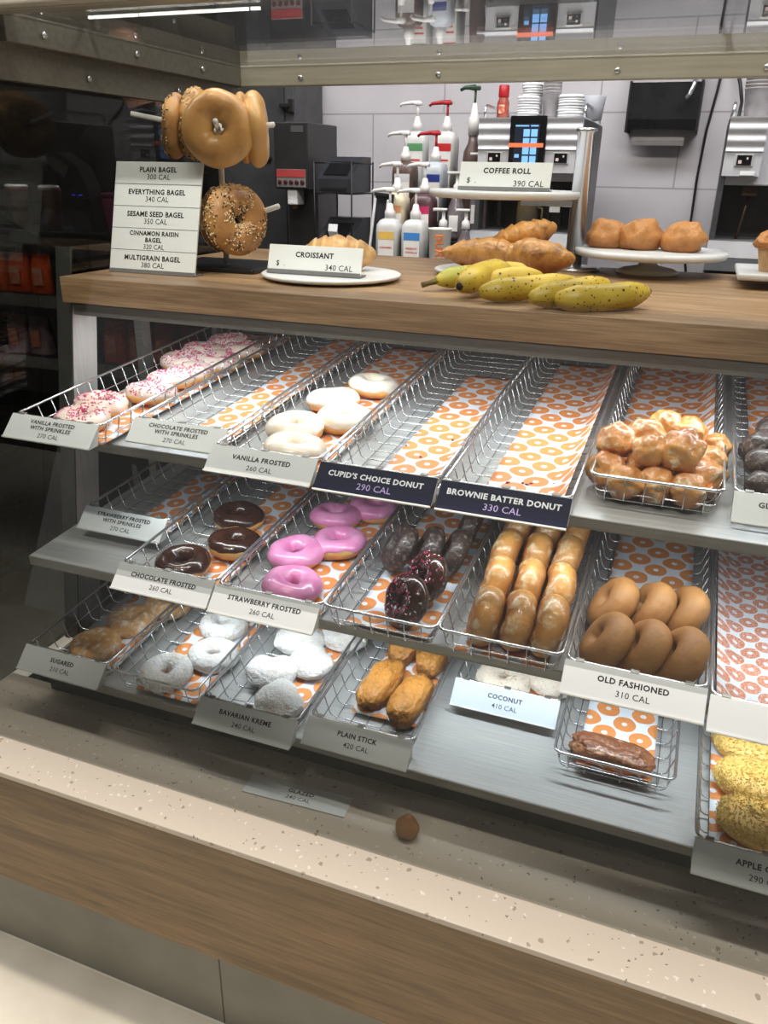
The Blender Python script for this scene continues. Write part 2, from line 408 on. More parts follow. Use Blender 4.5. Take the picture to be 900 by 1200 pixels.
# corner post, leaning like the glass
py = lambda z: 1.312 + 0.167 * (z - 1.226)
m = MB(); m.prism([(py(1.245), 1.245), (py(0.52), 0.52), (py(0.52) + 0.073, 0.52), (py(1.245) + 0.073, 1.245)], 'x', -1.206, -1.172); cpart('corner_post', m, mat('post_steel', (206, 203, 200), 0.4, 0.3, (186, 183, 181), 6, 0.3, 0.7, stretch=(30, 30, 1)))
m = MB(); m.prism([(py(1.352) - 0.0045, 1.352), (py(0.52) - 0.0045, 0.52), (py(0.52) - 0.0005, 0.52), (py(1.352) - 0.0005, 1.352)], 'x', -1.207, -1.171); cpart('post_reflection_plate', m, mat('post_reflection_plate', (74, 75, 72), 0.25, c2=(66, 67, 64)))  # plate added over the post; its dark reflection is put into the colour
m = MB(); m.prism([(py(1.35), 1.302), (py(1.35), 1.35), (py(1.35) + 0.066, 1.35), (py(1.35) + 0.066, 1.302)], 'x', -1.192, -1.187); cpart('side_guard', m, ACRYL)
m = MB(); m.prism([(py(1.35) + 0.07, 1.302), (py(1.35) + 0.07, 1.35), (2.02, 1.345), (2.02, 1.302)], 'x', -1.192, -1.187); cpart('side_guard', m, ACRYL)
m = MB(); m.bx(CX0 + 0.012, CX1, 1.30, 1.32, 1.225, 1.2495); m.bx(CX0 + 0.012, CX1, 1.30, 1.40, 1.246, 1.2495); cpart('counter_channel', m, STEEL_D)
m = MB(); m.bx(-0.9, CX1, 1.345, 1.368, 1.236, 1.246, 0.002); cpart('led_strip', m, mat('led_housing', (230, 235, 240), 0.4, c2=(224, 230, 236)))
m = MB(); m.bx(-1.15, CX1, 1.90, 1.93, 1.20, 1.2495); cpart('rear_support', m, STEEL_D)
m = MB(); m.bx(-1.17, -1.15, 1.5, 1.53, 0.515, 1.2495); cpart('upright', m, STEEL_D)
m = MB(); m.bx(-1.16, -1.145, 1.80, 1.83, 0.515, 1.2495); cpart('upright', m, STEEL_D)

# light bar lying on the case roof
lamp = thing('light_bar', 'slim white light bar lying on the glass case roof', 'lamp', (-1.03, 1.45, 1.7412))
m = MB(); m.bx(-0.13, 0.24, -0.005, 0.007, 0.0222, 0.027, 0.001)
for x in (-0.12, 0.225): m.bx(x, x + 0.006, 0.003, 0.007, 0.0, 0.024)
m.build('housing', mat('lamp_housing', (70, 70, 70), 0.5, c2=(64, 64, 64)), lamp)
LEDM = mat('led_light', (255, 252, 246), 0.5, emit=8.0)
for xa, xb in ((-0.13, -0.018), (-0.013, 0.217), (0.222, 0.24)):
    m = MB(); m.bx(xa, xb, -0.004, 0.002, 0.017, 0.022, 0.001); m.build('tube', LEDM, lamp)

# oak worktop
m = MB(); m.bx(-1.168, CX1, 1.2842, 2.02, 1.2506, 1.3, 0.0015)
tag(m.build('oak_countertop', WOOD), 'long oak worktop on top of the display case holding bagels and bananas', 'countertop')

# shelves
SL = 0.08; TILT = math.atan(SL)
SHELF = {'T': (1.067, 1.083), 'M': (1.0, 0.868), 'B': (0.985, 0.636)}
def rim_z(s, y): return SHELF[s][1] + SL * (y - SHELF[s][0])
def floor_z(s, y): return rim_z(s, y) - 0.045
for s, yf, x0, lab in (('T', 1.115, -1.12, 'top'), ('M', 1.03, -1.10, 'middle'), ('B', 1.0, -1.09, 'lowest')):
    t = thing('display_shelf', lab + ' sloping steel shelf inside the case, carrying wire trays', 'shelf', (0, yf, floor_z(s, yf) - 0.006), (TILT, 0, 0), 'sloping shelves of the case')
    m = MB(); m.bx(x0, CX1, 0, 0.80, -0.004, 0.0); m.build('shelf_plate', STEEL, t)
    m = MB(); m.bx(x0, CX1, -0.003, 0.0, -0.018, 0.0, 0.0008); m.bx(x0, CX1, -0.003, 0.012, -0.018, -0.016); m.build('front_lip', STEEL_D, t)
    if s != 'T':
        pass
    if s != 'B':
        m = MB(); m.bx(-0.92, CX1, 0.03, 0.05, -0.013, -0.0045, 0.002); m.build('led_strip', mat('led_housing', (230, 235, 240), 0.4), t)
    for xb in (-0.6, 0.2):
        m = MB(); m.prism([(0.12, -0.005), (0.80, -0.005), (0.80, -0.05)], 'x', xb, xb + 0.004); m.build('bracket', STEEL_D, t)

# ------------------------------------------------------------------ wire trays
TW, TH, TL = 0.186, 0.045, 0.79
def rounded(w, y0, y1, z, r, k=4):
    p = []
    for cx, cy, a0 in ((w / 2 - r, y1 - r, 0), (-w / 2 + r, y1 - r, 90), (-w / 2 + r, y0 + r, 180), (w / 2 - r, y0 + r, 270)):
        for i in range(k + 1):
            a = math.radians(a0 + 90 * i / k); p.append((cx + r * math.cos(a), cy + r * math.sin(a), z))
    return p
m = MB(); m.tube(rounded(TW, 0, TL, TH, 0.012), 0.0026, 8, closed=True)
RIM = m.mesh('rim', CHROME)
m = MB(); bw = TW - 0.022
n = 22
for i in range(n):
    y = 0.018 + (TL - 0.036) * i / (n - 1)
    m.tube([(-TW / 2, y, TH), (-bw / 2 - 0.001, y, 0.006), (-bw / 2 + 0.005, y, 0.0012), (bw / 2 - 0.005, y, 0.0012), (bw / 2 + 0.001, y, 0.006), (TW / 2, y, TH)], 0.0013, 5)
for i in range(6):
    x = -bw / 2 + 0.012 + (bw - 0.024) * i / 5
    m.tube([(x, 0, TH), (x, 0.008, 0.006), (x, 0.014, -0.001), (x, TL - 0.014, -0.001), (x, TL - 0.008, 0.006), (x, TL, TH)], 0.0011, 5)
m.tube(rounded(bw + 0.008, 0.010, TL - 0.010, 0.016, 0.010), 0.0013, 6, closed=True)
BASKET = m.mesh('wire_basket', CHROME)
# price label holder on the front rim, sloping out and down
LT = Matrix.Translation((0, -0.004, 0.047)) @ Matrix.Rotation(math.radians(41), 4, 'X')
def holder_mesh(card):
    m = MB()
    m.box((0, -0.024, 0.0), (0.19, 0.048, 0.0016), 0.0004, 0, LT)
    m.box((0, -0.0475, 0.001), (0.19, 0.003, 0.004), 0.0006, 1, LT)
    m.box((0, 0.0, -0.0015), (0.19, 0.003, 0.004), 0.0006, 1, LT)
    for sx in (-1, 1):
        m.add([LT @ Vector((sx * 0.0945, 0, -0.001)), LT @ Vector((sx * 0.0945, -0.048, -0.001)), LT @ Vector((sx * 0.0945, -0.03, -0.018)),
               LT @ Vector((sx * 0.0935, 0, -0.001)), LT @ Vector((sx * 0.0935, -0.048, -0.001)), LT @ Vector((sx * 0.0935, -0.03, -0.018))],
              [[0, 1, 2], [5, 4, 3], [0, 3, 4, 1], [1, 4, 5, 2], [2, 5, 3, 0]], 1)
    return m.mesh('label_holder', [card, mat('holder_plastic', (206, 210, 206), 0.4, c2=(198, 202, 198))])
CLIPM = MB().box((0, 0.0, 0.0475), (0.012, 0.008, 0.003), 0.0008).mesh('clip', STEEL_D)
HOLD = {'w': holder_mesh(LABELC), 'n': holder_mesh(NAVY), 'b': holder_mesh(mat('led_tone_card', (176, 186, 198), 0.4))}  # coconut label card: LED tint and dimming against its glare put into colour
LP = LT @ Matrix.Translation((0, -0.024, 0.0010))
def tray(s, xl, yf, label, lines=None, kind='w', cal=None, group='wire trays of the case', yaw=0.0, hold=True):
    t = thing('wire_tray', label, 'tray', (xl + 0.095, yf, floor_z(s, yf)), (TILT, 0, yaw), group)
    put(RIM, 'rim', t); put(BASKET, 'wire_basket', t)
    if hold:
        h = put(HOLD[kind], 'label_holder', t)
        for x in (-0.075, 0.0, 0.072): put(CLIPM, 'clip', h, (x, 0, 0))
        if lines or cal:
            ink = INKW if kind == 'n' else INK
            m = MB(); ch = 0.0092 if not lines or len(lines) == 1 else 0.0084
            if lines and len(lines) == 1: text(m, lines[0], 0, 0.0075, 0.0098 if kind == 'n' else 0.0088, LP, True, 0.166)
            elif lines:
                text(m, lines[0], 0, 0.0135, 0.0082, LP, True, 0.13); text(m, lines[1], 0.0, 0.0025, 0.0082, LP, True, 0.12)
            if lines: m.build('product_lettering', ink, h)
            m = MB(); text(m, cal, 0.002, -0.0085 if lines and len(lines) == 1 else -0.0115, 0.0105 if kind == 'n' else 0.0086, LP, False)
            m.build('calorie_lettering', INKL if kind == 'n' else INK, h)
    return t
# (shelf, x of the left rim, y of the front rim)
TR = {}
def T_(key, *a, **k): TR[key] = (a[0], a[1], a[2]); return tray(*a, **k)
T_('vsp', 'T', -1.120, 1.076, 'wire tray of pink sprinkled donuts labelled vanilla frosted with sprinkles, top left', ['VANILLA FROSTED', 'WITH SPRINKLES'], 'w', '270 CAL')
T_('csp', 'T', -0.896, 1.132, 'empty wire tray labelled chocolate frosted with sprinkles on the top shelf', ['CHOCOLATE FROSTED', 'WITH SPRINKLES'], 'w', '270 CAL')
T_('van', 'T', -0.697, 1.070, 'wire tray labelled vanilla frosted holding five white iced donuts', ['VANILLA FROSTED'], 'w', '260 CAL')
T_('cup', 'T', -0.500, 1.066, "empty wire tray with navy label reading cupid's choice donut", ["CUPID'S CHOICE DONUT"], 'n', '290 CAL')
T_('bro', 'T', -0.303, 1.064, 'empty wire tray with navy label reading brownie batter donut', ['BROWNIE BATTER DONUT'], 'n', '330 CAL')
T_('mun', 'T', -0.103, 1.157, 'unlabelled wire tray heaped with glazed donut holes on the top shelf', hold=False)
T_('glc', 'T', 0.098, 1.165, 'wire tray of dark chocolate donut holes at the right end of the top shelf', ['GLAZED CHOCOLATE'], 'w', '70 CAL')
T_('ssp', 'M', -1.058, 1.158, 'empty wire tray labelled strawberry frosted with sprinkles on the middle shelf', ['STRAWBERRY FROSTED', 'WITH SPRINKLES'], 'w', '270 CAL')
T_('cho', 'M', -0.857, 1.002, 'wire tray labelled chocolate frosted holding three chocolate iced donuts', ['CHOCOLATE FROSTED'], 'w', '260 CAL')
T_('str', 'M', -0.662, 0.997, 'wire tray labelled strawberry frosted holding pink iced donuts', ['STRAWBERRY FROSTED'], 'w', '260 CAL')
T_('dch', 'M', -0.473, 0.999, 'unlabelled wire tray of dark chocolate cake donuts on the middle shelf', hold=False)
T_('glz', 'M', -0.283, 1.000, 'unlabelled wire tray with rows of upright glazed donuts', hold=False)
T_('old', 'M', -0.089, 0.994, 'wire tray labelled old fashioned holding six plain brown donuts', ['OLD FASHIONED'], 'w', '310 CAL')
T_('rgt', 'M', 0.104, 0.984, 'wire tray lined with sprinkle donut paper at the right end of the middle shelf', None, 'w', '280 CAL')
T_('sug', 'B', -1.112, 1.004, 'wire tray labelled sugared at the left end of the lowest shelf', ['SUGARED'], 'w', '210 CAL')
T_('pow', 'B', -0.912, 0.994, 'unlabelled wire tray of white powdered ring donuts on the lowest shelf', hold=False)
T_('bav', 'B', -0.706, 0.990, 'wire tray labelled bavarian kreme holding powdered filled donuts', ['BAVARIAN KREME'], 'w', '240 CAL')
T_('stk', 'B', -0.505, 1.012, 'wire tray labelled plain stick holding golden cake sticks', ['PLAIN STICK'], 'w', '420 CAL')
T_('coc', 'B', -0.296, 1.192, 'wire tray labelled coconut pushed back on the lowest shelf', ['COCONUT'], 'b', '410 CAL')
T_('fri', 'B', -0.098, 1.070, 'unlabelled wire tray with one brown glazed stick on the lowest shelf', hold=False)
T_('app', 'B', 0.122, 0.972, 'wire tray of yellow crumb donuts at the right end of the lowest shelf', ['APPLE CRUMB'], 'w', '290 CAL')

# paper liners lying in the trays
def liner(key, x0, x1, y0, y1, label, mt=PAPER, riseL=0.0, riseR=0.0, riseF=0.0, seed=0):
    s, xl, yf = TR[key]
    m = MB(); nu, nv = 13, 36; uv = []
    def fn(i, j):
        x = x0 + (x1 - x0) * i; y = y0 + (y1 - y0) * j
        e = 0.0022 + 0.002 * (noise.noise(Vector((x * 22 + seed, y * 12, seed))) + 0.5)
        z = e + riseL * max(0, 1 - i / 0.18) ** 1.6 + riseR * max(0, (i - 0.76) / 0.24) ** 1.6 + riseF * max(0, 1 - j / 0.05) ** 2
        uv.append((x + seed * 0.013, y + seed * 0.007))
        return (x - (0.006 * riseL / 0.03 if i == 0 else 0), y, z)
    m.grid(fn, nu, nv); m.uv = uv
    o = m.build('paper_liner', mt, None, (xl + 0.095, yf, floor_z(s, yf) + 0.0005), (TILT, 0, 0))
    md = o.modifiers.new('thickness', 'SOLIDIFY'); md.thickness = 0.0003
    tag(o, label, 'paper liner', 'donut print liners in the trays')
liner('vsp', -0.07, 0.082, 0.012, 0.775, 'printed paper liner under the pink sprinkled donuts', seed=1)
liner('csp', -0.03, 0.076, 0.02, 0.775, 'orange donut print paper in the empty tray beside the pink sprinkled donuts', seed=2, riseR=0.01)
liner('van', -0.066, 0.076, 0.02, 0.775, 'orange donut print paper under the white iced donuts', seed=3)
liner('cup', -0.028, 0.076, 0.012, 0.62, "crumb dotted donut print paper in the empty cupid's choice tray", seed=4, riseR=0.012)
liner('bro', -0.05, 0.080, 0.012, 0.775, 'orange donut print paper with red crumbs in the brownie batter tray', seed=5, riseR=0.03)
liner('mun', -0.076, 0.078, 0.012, 0.775, 'orange donut print paper under the heap of glazed donut holes', seed=6, riseR=0.03, riseF=0.012)
liner('glc', -0.06, 0.07, 0.03, 0.775, 'orange donut print paper behind the dark chocolate donut holes', seed=7)
liner('ssp', -0.02, 0.076, 0.02, 0.775, 'orange donut print paper in the empty tray at the left of the middle shelf', seed=8)
liner('cho', -0.02, 0.076, 0.012, 0.775, 'orange donut print paper under the chocolate iced donuts', seed=9)
liner('str', -0.05, 0.076, 0.012, 0.775, 'orange donut print paper under the pink iced donuts', seed=10)
liner('dch', -0.062, 0.074, 0.014, 0.775, 'orange donut print paper under the dark chocolate cake donuts', seed=11, riseF=0.008)
liner('glz', -0.07, 0.07, 0.014, 0.775, 'orange donut print paper under the rows of upright glazed donuts', seed=12)
liner('old', -0.066, 0.07, 0.014, 0.775, 'orange donut print paper behind the plain brown donuts', seed=13)
liner('rgt', -0.080, 0.080, 0.008, 0.775, 'paper printed with bitten sprinkle donuts in the empty right end tray', PAPER2, seed=14, riseL=0.02)
liner('sug', -0.05, 0.076, 0.03, 0.775, 'white paper liner under the sugared donuts', seed=15)
liner('pow', -0.05, 0.080, 0.010, 0.775, 'orange donut print paper under the powdered ring donuts', seed=16)
liner('bav', -0.02, 0.074, 0.05, 0.775, 'orange donut print paper under the powdered filled donuts', seed=17)
liner('stk', -0.05, 0.072, 0.075, 0.775, 'orange donut print paper under the golden cake sticks', seed=18)
liner('coc', -0.06, 0.078, 0.012, 0.45, 'orange donut print paper under the coconut donuts', seed=19)
liner('fri', -0.058, 0.062, 0.014, 0.5, 'orange donut print paper under the single brown glazed stick', seed=20, riseF=0.014)
liner('app', -0.07, 0.08, 0.012, 0.775, 'orange donut print paper under the yellow crumb donuts', seed=21)
# ------------------------------------------------------------------ baked goods
def dough_mat(name, dark, pale, z0, z1, flake=None, rough=0.5, coat=0.0, fs=90, flo=0.56, fhi=0.66, bump=0.25):
    m = bpy.data.materials.new(name); m.use_nodes = True
    nt = m.node_tree; N = nt.nodes; L = nt.links; b = N['Principled BSDF']
    tc = N.new('ShaderNodeTexCoord'); sp = N.new('ShaderNodeSeparateXYZ'); L.new(tc.outputs['Object'], sp.inputs[0])
    nz = N.new('ShaderNodeTexNoise'); nz.inputs['Scale'].default_value = 38; nz.inputs['Detail'].default_value = 5; L.new(tc.outputs['Object'], nz.inputs['Vector'])
    zz = mathn(nt, 'MULTIPLY_ADD', nz.outputs[0], 0.010, mathn(nt, 'ABSOLUTE', mathn(nt, 'ADD', sp.outputs[2], -z0)))
    f = mathn(nt, 'DIVIDE', zz, z1)
    rp = N.new('ShaderNodeValToRGB'); rp.color_ramp.elements[0].position = 0.35; rp.color_ramp.elements[1].position = 0.95
    rp.color_ramp.elements[0].color = lin(pale); rp.color_ramp.elements[1].color = lin(dark); L.new(f, rp.inputs[0])
    out = rp.outputs[0]
    if flake:
        n2 = N.new('ShaderNodeTexNoise'); n2.inputs['Scale'].default_value = fs; n2.inputs['Detail'].default_value = 6; n2.inputs['Roughness'].default_value = 0.65
        L.new(tc.outputs['Object'], n2.inputs['Vector'])
        r2 = N.new('ShaderNodeValToRGB'); r2.color_ramp.elements[0].position = flo; r2.color_ramp.elements[1].position = fhi
        L.new(n2.outputs[0], r2.inputs[0])
        mx = N.new('ShaderNodeMix'); mx.data_type = 'RGBA'; L.new(r2.outputs[0], mx.inputs[0]); L.new(out, mx.inputs[6]); mx.inputs[7].default_value = lin(flake)
        out = mx.outputs[2]
    L.new(out, b.inputs['Base Color'])
    b.inputs['Roughness'].default_value = rough; b.inputs['Coat Weight'].default_value = coat; b.inputs['Coat Roughness'].default_value = 0.15
    b.inputs['Subsurface Weight'].default_value = 0.05; b.inputs['Subsurface Radius'].default_value = (0.008, 0.004, 0.002)
    n3 = N.new('ShaderNodeTexNoise'); n3.inputs['Scale'].default_value = 160; n3.inputs['Detail'].default_value = 4; L.new(tc.outputs['Object'], n3.inputs['Vector'])
    bp = N.new('ShaderNodeBump'); bp.inputs['Strength'].default_value = bump; bp.inputs['Distance'].default_value = 0.003
    L.new(n3.outputs[0], bp.inputs['Height']); L.new(bp.outputs[0], b.inputs['Normal'])
    MATS[name] = m
    return m
DOUGH = dough_mat('fried_dough', (196, 128, 62), (238, 196, 120), 0.002, 0.020)
GLAZED = dough_mat('glazed_dough', (158, 96, 44), (206, 150, 80), 0.0, 0.032, (228, 204, 164), 0.38, 0.5, 42, 0.50, 0.66, 0.4)
HOLE = dough_mat('donut_hole_glaze', (176, 108, 52), (216, 156, 88), 0.006, 0.032, (240, 220, 186), 0.36, 0.5, 40, 0.54, 0.66, 0.6)
CAKE = dough_mat('plain_cake_crust', (136, 92, 48), (170, 122, 70), 0.0, 0.034, (150, 104, 56), 0.6, 0.0, 40, 0.5, 0.7)
STICKC = dough_mat('golden_cake_crust', (124, 74, 26), (186, 128, 56), 0.024, 0.042, (108, 62, 22), 0.5, 0.1, 70, 0.52, 0.72, 1.0)
SUGARD = dough_mat('sugared_dough', (196, 142, 86), (216, 170, 112), 0.0, 0.03, (236, 222, 204), 0.6, 0.0, 70, 0.48, 0.66, 0.6)
POWDER = dough_mat('powdered_dough', (216, 214, 212), (226, 226, 226), 0.0, 0.03, (196, 178, 158), 0.9, 0.0, 44, 0.54, 0.76, 1.6)
CHOCC = dough_mat('dark_cake_crust', (52, 40, 36), (60, 46, 40), 0.0, 0.03, (132, 122, 120), 0.45, 0.3, 120, 0.54, 0.66, 0.8)
COCO = dough_mat('coconut_coat', (232, 220, 204), (238, 230, 218), 0.0, 0.03, (196, 160, 120), 0.8, 0.0, 140, 0.60, 0.68, 1.0)
FRIT = dough_mat('brown_glazed_crust', (116, 68, 40), (142, 90, 56), 0.0, 0.03, (196, 152, 118), 0.4, 0.35, 80, 0.53, 0.70, 1.4)
CRUMBD = dough_mat('crumb_dough', (222, 182, 100), (232, 196, 116), 0.0, 0.03)
CRUMB = mat('yellow_crumb', (206, 166, 72), 0.85, c2=(244, 220, 140), nscale=180, bump=1.0, bscale=320)
ICEW = mat('vanilla_icing', (240, 226, 206), 0.28, c2=(246, 238, 226), nscale=40, coat=0.5, bump=0.15, bscale=60, sss=0.15)
ICEV = mat('sheer_vanilla_icing', (232, 206, 192), 0.3, c2=(240, 222, 212), nscale=40, coat=0.4, bump=0.15, bscale=60, sss=0.15)
ICEP = mat('strawberry_icing', (226, 138, 190), 0.28, c2=(234, 160, 204), nscale=40, coat=0.5, bump=0.15, bscale=60, sss=0.15)
ICEC = mat('chocolate_icing', (52, 28, 20), 0.2, c2=(64, 36, 26), nscale=30, coat=0.7, bump=0.25, bscale=70)
SPRP = mat('pink_sprinkle', (196, 44, 110), 0.4, c2=(206, 60, 122)); SPRW = mat('white_sprinkle', (248, 240, 240), 0.4, c2=(244, 232, 236))
SPRR = mat('red_crumb', (150, 20, 50), 0.5, c2=(110, 14, 36))
COCF = mat('coconut_flake', (244, 238, 228), 0.8, c2=(226, 208, 186), nscale=90)

def ring_fn(R, r, h, seed, amp=0.06, floor=0.8, oval=1.0):
    sv = seed * 3.17
    def p(th, ph, off=0.0):
        c, s_ = math.cos(th), math.sin(th)
        n1 = noise.noise(Vector((c * 1.3 + sv, s_ * 1.3, math.sin(ph) * 0.6)))
        n2 = noise.noise(Vector((c * 3.1, s_ * 3.1 + sv, math.cos(ph) * 1.2)))
        k = 1 + amp * n1 * 1.6 + amp * 0.5 * n2
        rad = R * (1 + amp * 0.7 * noise.noise(Vector((c, s_, sv)))) + (r * k + off) * math.cos(ph)
        z = (h * k + off) * math.sin(ph)
        if z < -h * floor: z = -h * floor + (z + h * floor) * 0.2
        return Vector((rad * c * oval, rad * s_, z))
    return p
def ring_mesh(name, R=0.0310, r=0.0190, h=0.0180, seed=0, amp=0.08, mt=None, nu=52, nv=24, floor=0.8, oval=1.0, extra=None):
    fn = ring_fn(R, r, h, seed, amp, floor, oval)
    m = MB(); m.grid(lambda i, j: fn(i * 2 * PI, j * 2 * PI) + (extra(i * 2 * PI, j * 2 * PI) if extra else Vector()), nu, nv, True, True)
    return m.mesh(name, mt)
def icing_mesh(name, R=0.0310, r=0.0190, h=0.0180, seed=0, amp=0.08, mt=None, th=0.0016, low=0.12):
    fn = ring_fn(R, r, h, seed, amp, 0.8)
    def g(i, j):
        t = i * 2 * PI
        wv = noise.noise(Vector((math.cos(t) * 2.4, math.sin(t) * 2.4, seed * 1.7 + 5)))
        wi = noise.noise(Vector((math.cos(t) * 2, math.sin(t) * 2, seed + 9)))
        a = -low - 0.42 * wv; b = PI + 0.35 + 0.3 * wi
        ph = a + (b - a) * j
        e = min(j, 1 - j)
        off = th * min(1, e / 0.07) ** 0.5 - 0.0006 * (1 if e < 0.01 else 0)
        return fn(t, ph, off)
    m = MB(); m.grid(g, 60, 24, True, False)
    return m.mesh(name, mt)
def sprinkle_mesh(name, n, mats, R=0.0310, r=0.0190, h=0.018, seed=0, amp=0.08, L=0.0026, w=0.0008, lo=0.25, hi=2.7, off=0.0019, patchy=0.0):
    fn = ring_fn(R, r, h, seed, amp, 0.8); rr = random.Random(seed + 50); m = MB()
    k = 0
    while k < n:
        t = rr.uniform(0, 2 * PI); ph = rr.uniform(lo, hi)
        if patchy and noise.noise(Vector((math.cos(t) * 1.5, math.sin(t) * 1.5 + seed, ph))) < -patchy * rr.random(): continue
        p = fn(t, ph, off); nrm = (fn(t, ph, off + 0.002) - p).normalized()
        d = Vector((rr.gauss(0, 1), rr.gauss(0, 1), rr.gauss(0, 1))); d = (d - nrm * d.dot(nrm)).normalized()
        m.tube([p - d * L / 2, p + d * L / 2], w, 5, mi=rr.randrange(len(mats)))
        k += 1
    return m.mesh(name, mats)
def lump_mesh(name, a, b, c, seed, mt, amp=0.12, freq=1.6, e=1.0, sub=4, fine=0.0, floor=None, fn=None):
    bm = bmesh.new(); bmesh.ops.create_icosphere(bm, subdivisions=sub, radius=1)
    for v in bm.verts:
        d = v.co.normalized(); n1 = noise.noise(d * freq + Vector((seed * 2.3, 0, 0))); n2 = noise.noise(d * freq * 3 + Vector((0, seed, 0)))
        k = 1 + amp * n1 * 1.5 + amp * 0.4 * n2 + fine * noise.noise(d * 11 + Vector((seed, 0, 2)))
        if e != 1.0:
            q = (abs(d.x) ** (2 / e) + abs(d.y) ** (2 / e) + abs(d.z) ** (2 / e)) ** (-e / 2); k *= q
        p = Vector((d.x * a * k, d.y * b * k, d.z * c * k))
        if fn: p = fn(p, d)
        if floor is not None and p.z < -c * floor: p.z = -c * floor + (p.z + c * floor) * 0.15
        v.co = p
    return MB().bm(bm, 0, True).mesh(name, mt)

def food(name, me, loc, rot, label, cat, group=None):
    return tag(put(me, name, None, loc, rot), label, cat, group)

# pink and white sprinkled donuts
sp_names = ['front one touching the label', 'second from the front at the left', 'third on the left side of the column', 'third on the right side, against the rail',
            'fourth in the column, left', 'fourth in the column, right', 'fifth at the left', 'fifth at the right', 'sixth at the left', 'sixth at the right', 'rearmost left', 'rearmost right']
PK = [(-1.032, 1.150), (-1.062, 1.232), (-1.038, 1.318), (-0.990, 1.300), (-1.060, 1.400), (-0.982, 1.398), (-1.070, 1.492), (-0.985, 1.492), (-1.068, 1.584), (-0.980, 1.590), (-1.062, 1.668), (-0.976, 1.672)]
PK = [(-1.030, 1.142), (-1.050, 1.222), (-1.000, 1.312), (-1.012, 1.400), (-0.998, 1.452), (-1.060, 1.520), (-0.985, 1.545), (-1.060, 1.610), (-0.975, 1.640), (-1.045, 1.690)]
sp_names = ['front one touching the label', 'second from the front', 'third from the front, against the right rail', 'fourth from the front', 'fifth from the front', 'sixth, at the left rail',
            'seventh, at the right rail', 'eighth, at the left rail', 'ninth, at the right rail', 'rearmost one under the worktop']
for i, (x, y) in enumerate(PK):
    o = food('sprinkled_donut', ring_mesh('dough', seed=i, mt=DOUGH), (x, y, floor_z('T', y) + 0.019), (TILT, 0, i * 1.3), 'pink sprinkled donut, ' + sp_names[i] + ' in its column', 'donut', 'pink sprinkled donuts in the top left tray')
    put(icing_mesh('icing', seed=i, mt=ICEV), 'icing', o)
    q = put(sprinkle_mesh('sprinkles', 300, [SPRP, SPRW, SPRP], seed=i, patchy=0.3, L=0.0034, w=0.0011), 'sprinkles', o); q['kind'] = 'stuff'
VA = [(-0.635, 1.236, 'at the left behind the front one'), (-0.592, 1.148, 'front one touching the vanilla frosted label'), (-0.630, 1.395, 'at the left in the second row'), (-0.568, 1.305, 'at the right rail in the middle'), (-0.586, 1.500, 'rearmost one at the right rail')]
for i, (x, y, d) in enumerate(VA):
    o = food('vanilla_donut', ring_mesh('dough', seed=20 + i, mt=DOUGH, R=0.0325, r=0.0195), (x, y, floor_z('T', y) + 0.0195), (TILT, 0, i * 2.1), 'plain white iced donut, ' + d, 'donut', 'white iced donuts on the top shelf')
    put(icing_mesh('icing', seed=20 + i, mt=ICEW, R=0.0325, r=0.0195), 'icing', o)
CH = [(-0.780, 1.066, 'front left, touching the chocolate frosted label'), (-0.775, 1.255, 'rearmost of the three'), (-0.728, 1.160, 'between the front and rear ones, at the right rail')]
for i, (x, y, d) in enumerate(CH):
    o = food('chocolate_donut', ring_mesh('dough', seed=30 + i, mt=DOUGH, R=0.0325, r=0.0180), (x, y, floor_z('M', y) + 0.019), (TILT, 0, i * 1.1), 'chocolate iced donut, ' + d, 'donut', 'chocolate iced donuts')
    put(icing_mesh('icing', seed=30 + i, mt=ICEC, R=0.0325, r=0.0180, low=-0.1), 'icing', o)
ST = [(-0.604, 1.165, 'left one behind the front one'), (-0.562, 1.068, 'front one touching the strawberry frosted label'), (-0.594, 1.322, 'at the left in the rear pair'), (-0.546, 1.228, 'at the right rail in the middle'), (-0.535, 1.385, 'rearmost, half under the navy label')]
for i, (x, y, d) in enumerate(ST):
    o = food('strawberry_donut', ring_mesh('dough', seed=40 + i, mt=DOUGH, R=0.0320, r=0.0190), (x, y, floor_z('M', y) + 0.019), (TILT, 0, i * 1.7), 'pink strawberry iced donut, ' + d, 'donut', 'pink iced donuts')
    put(icing_mesh('icing', seed=40 + i, mt=ICEP, R=0.0320, r=0.0190, low=0.0 if i > 2 else 0.25), 'icing', o)
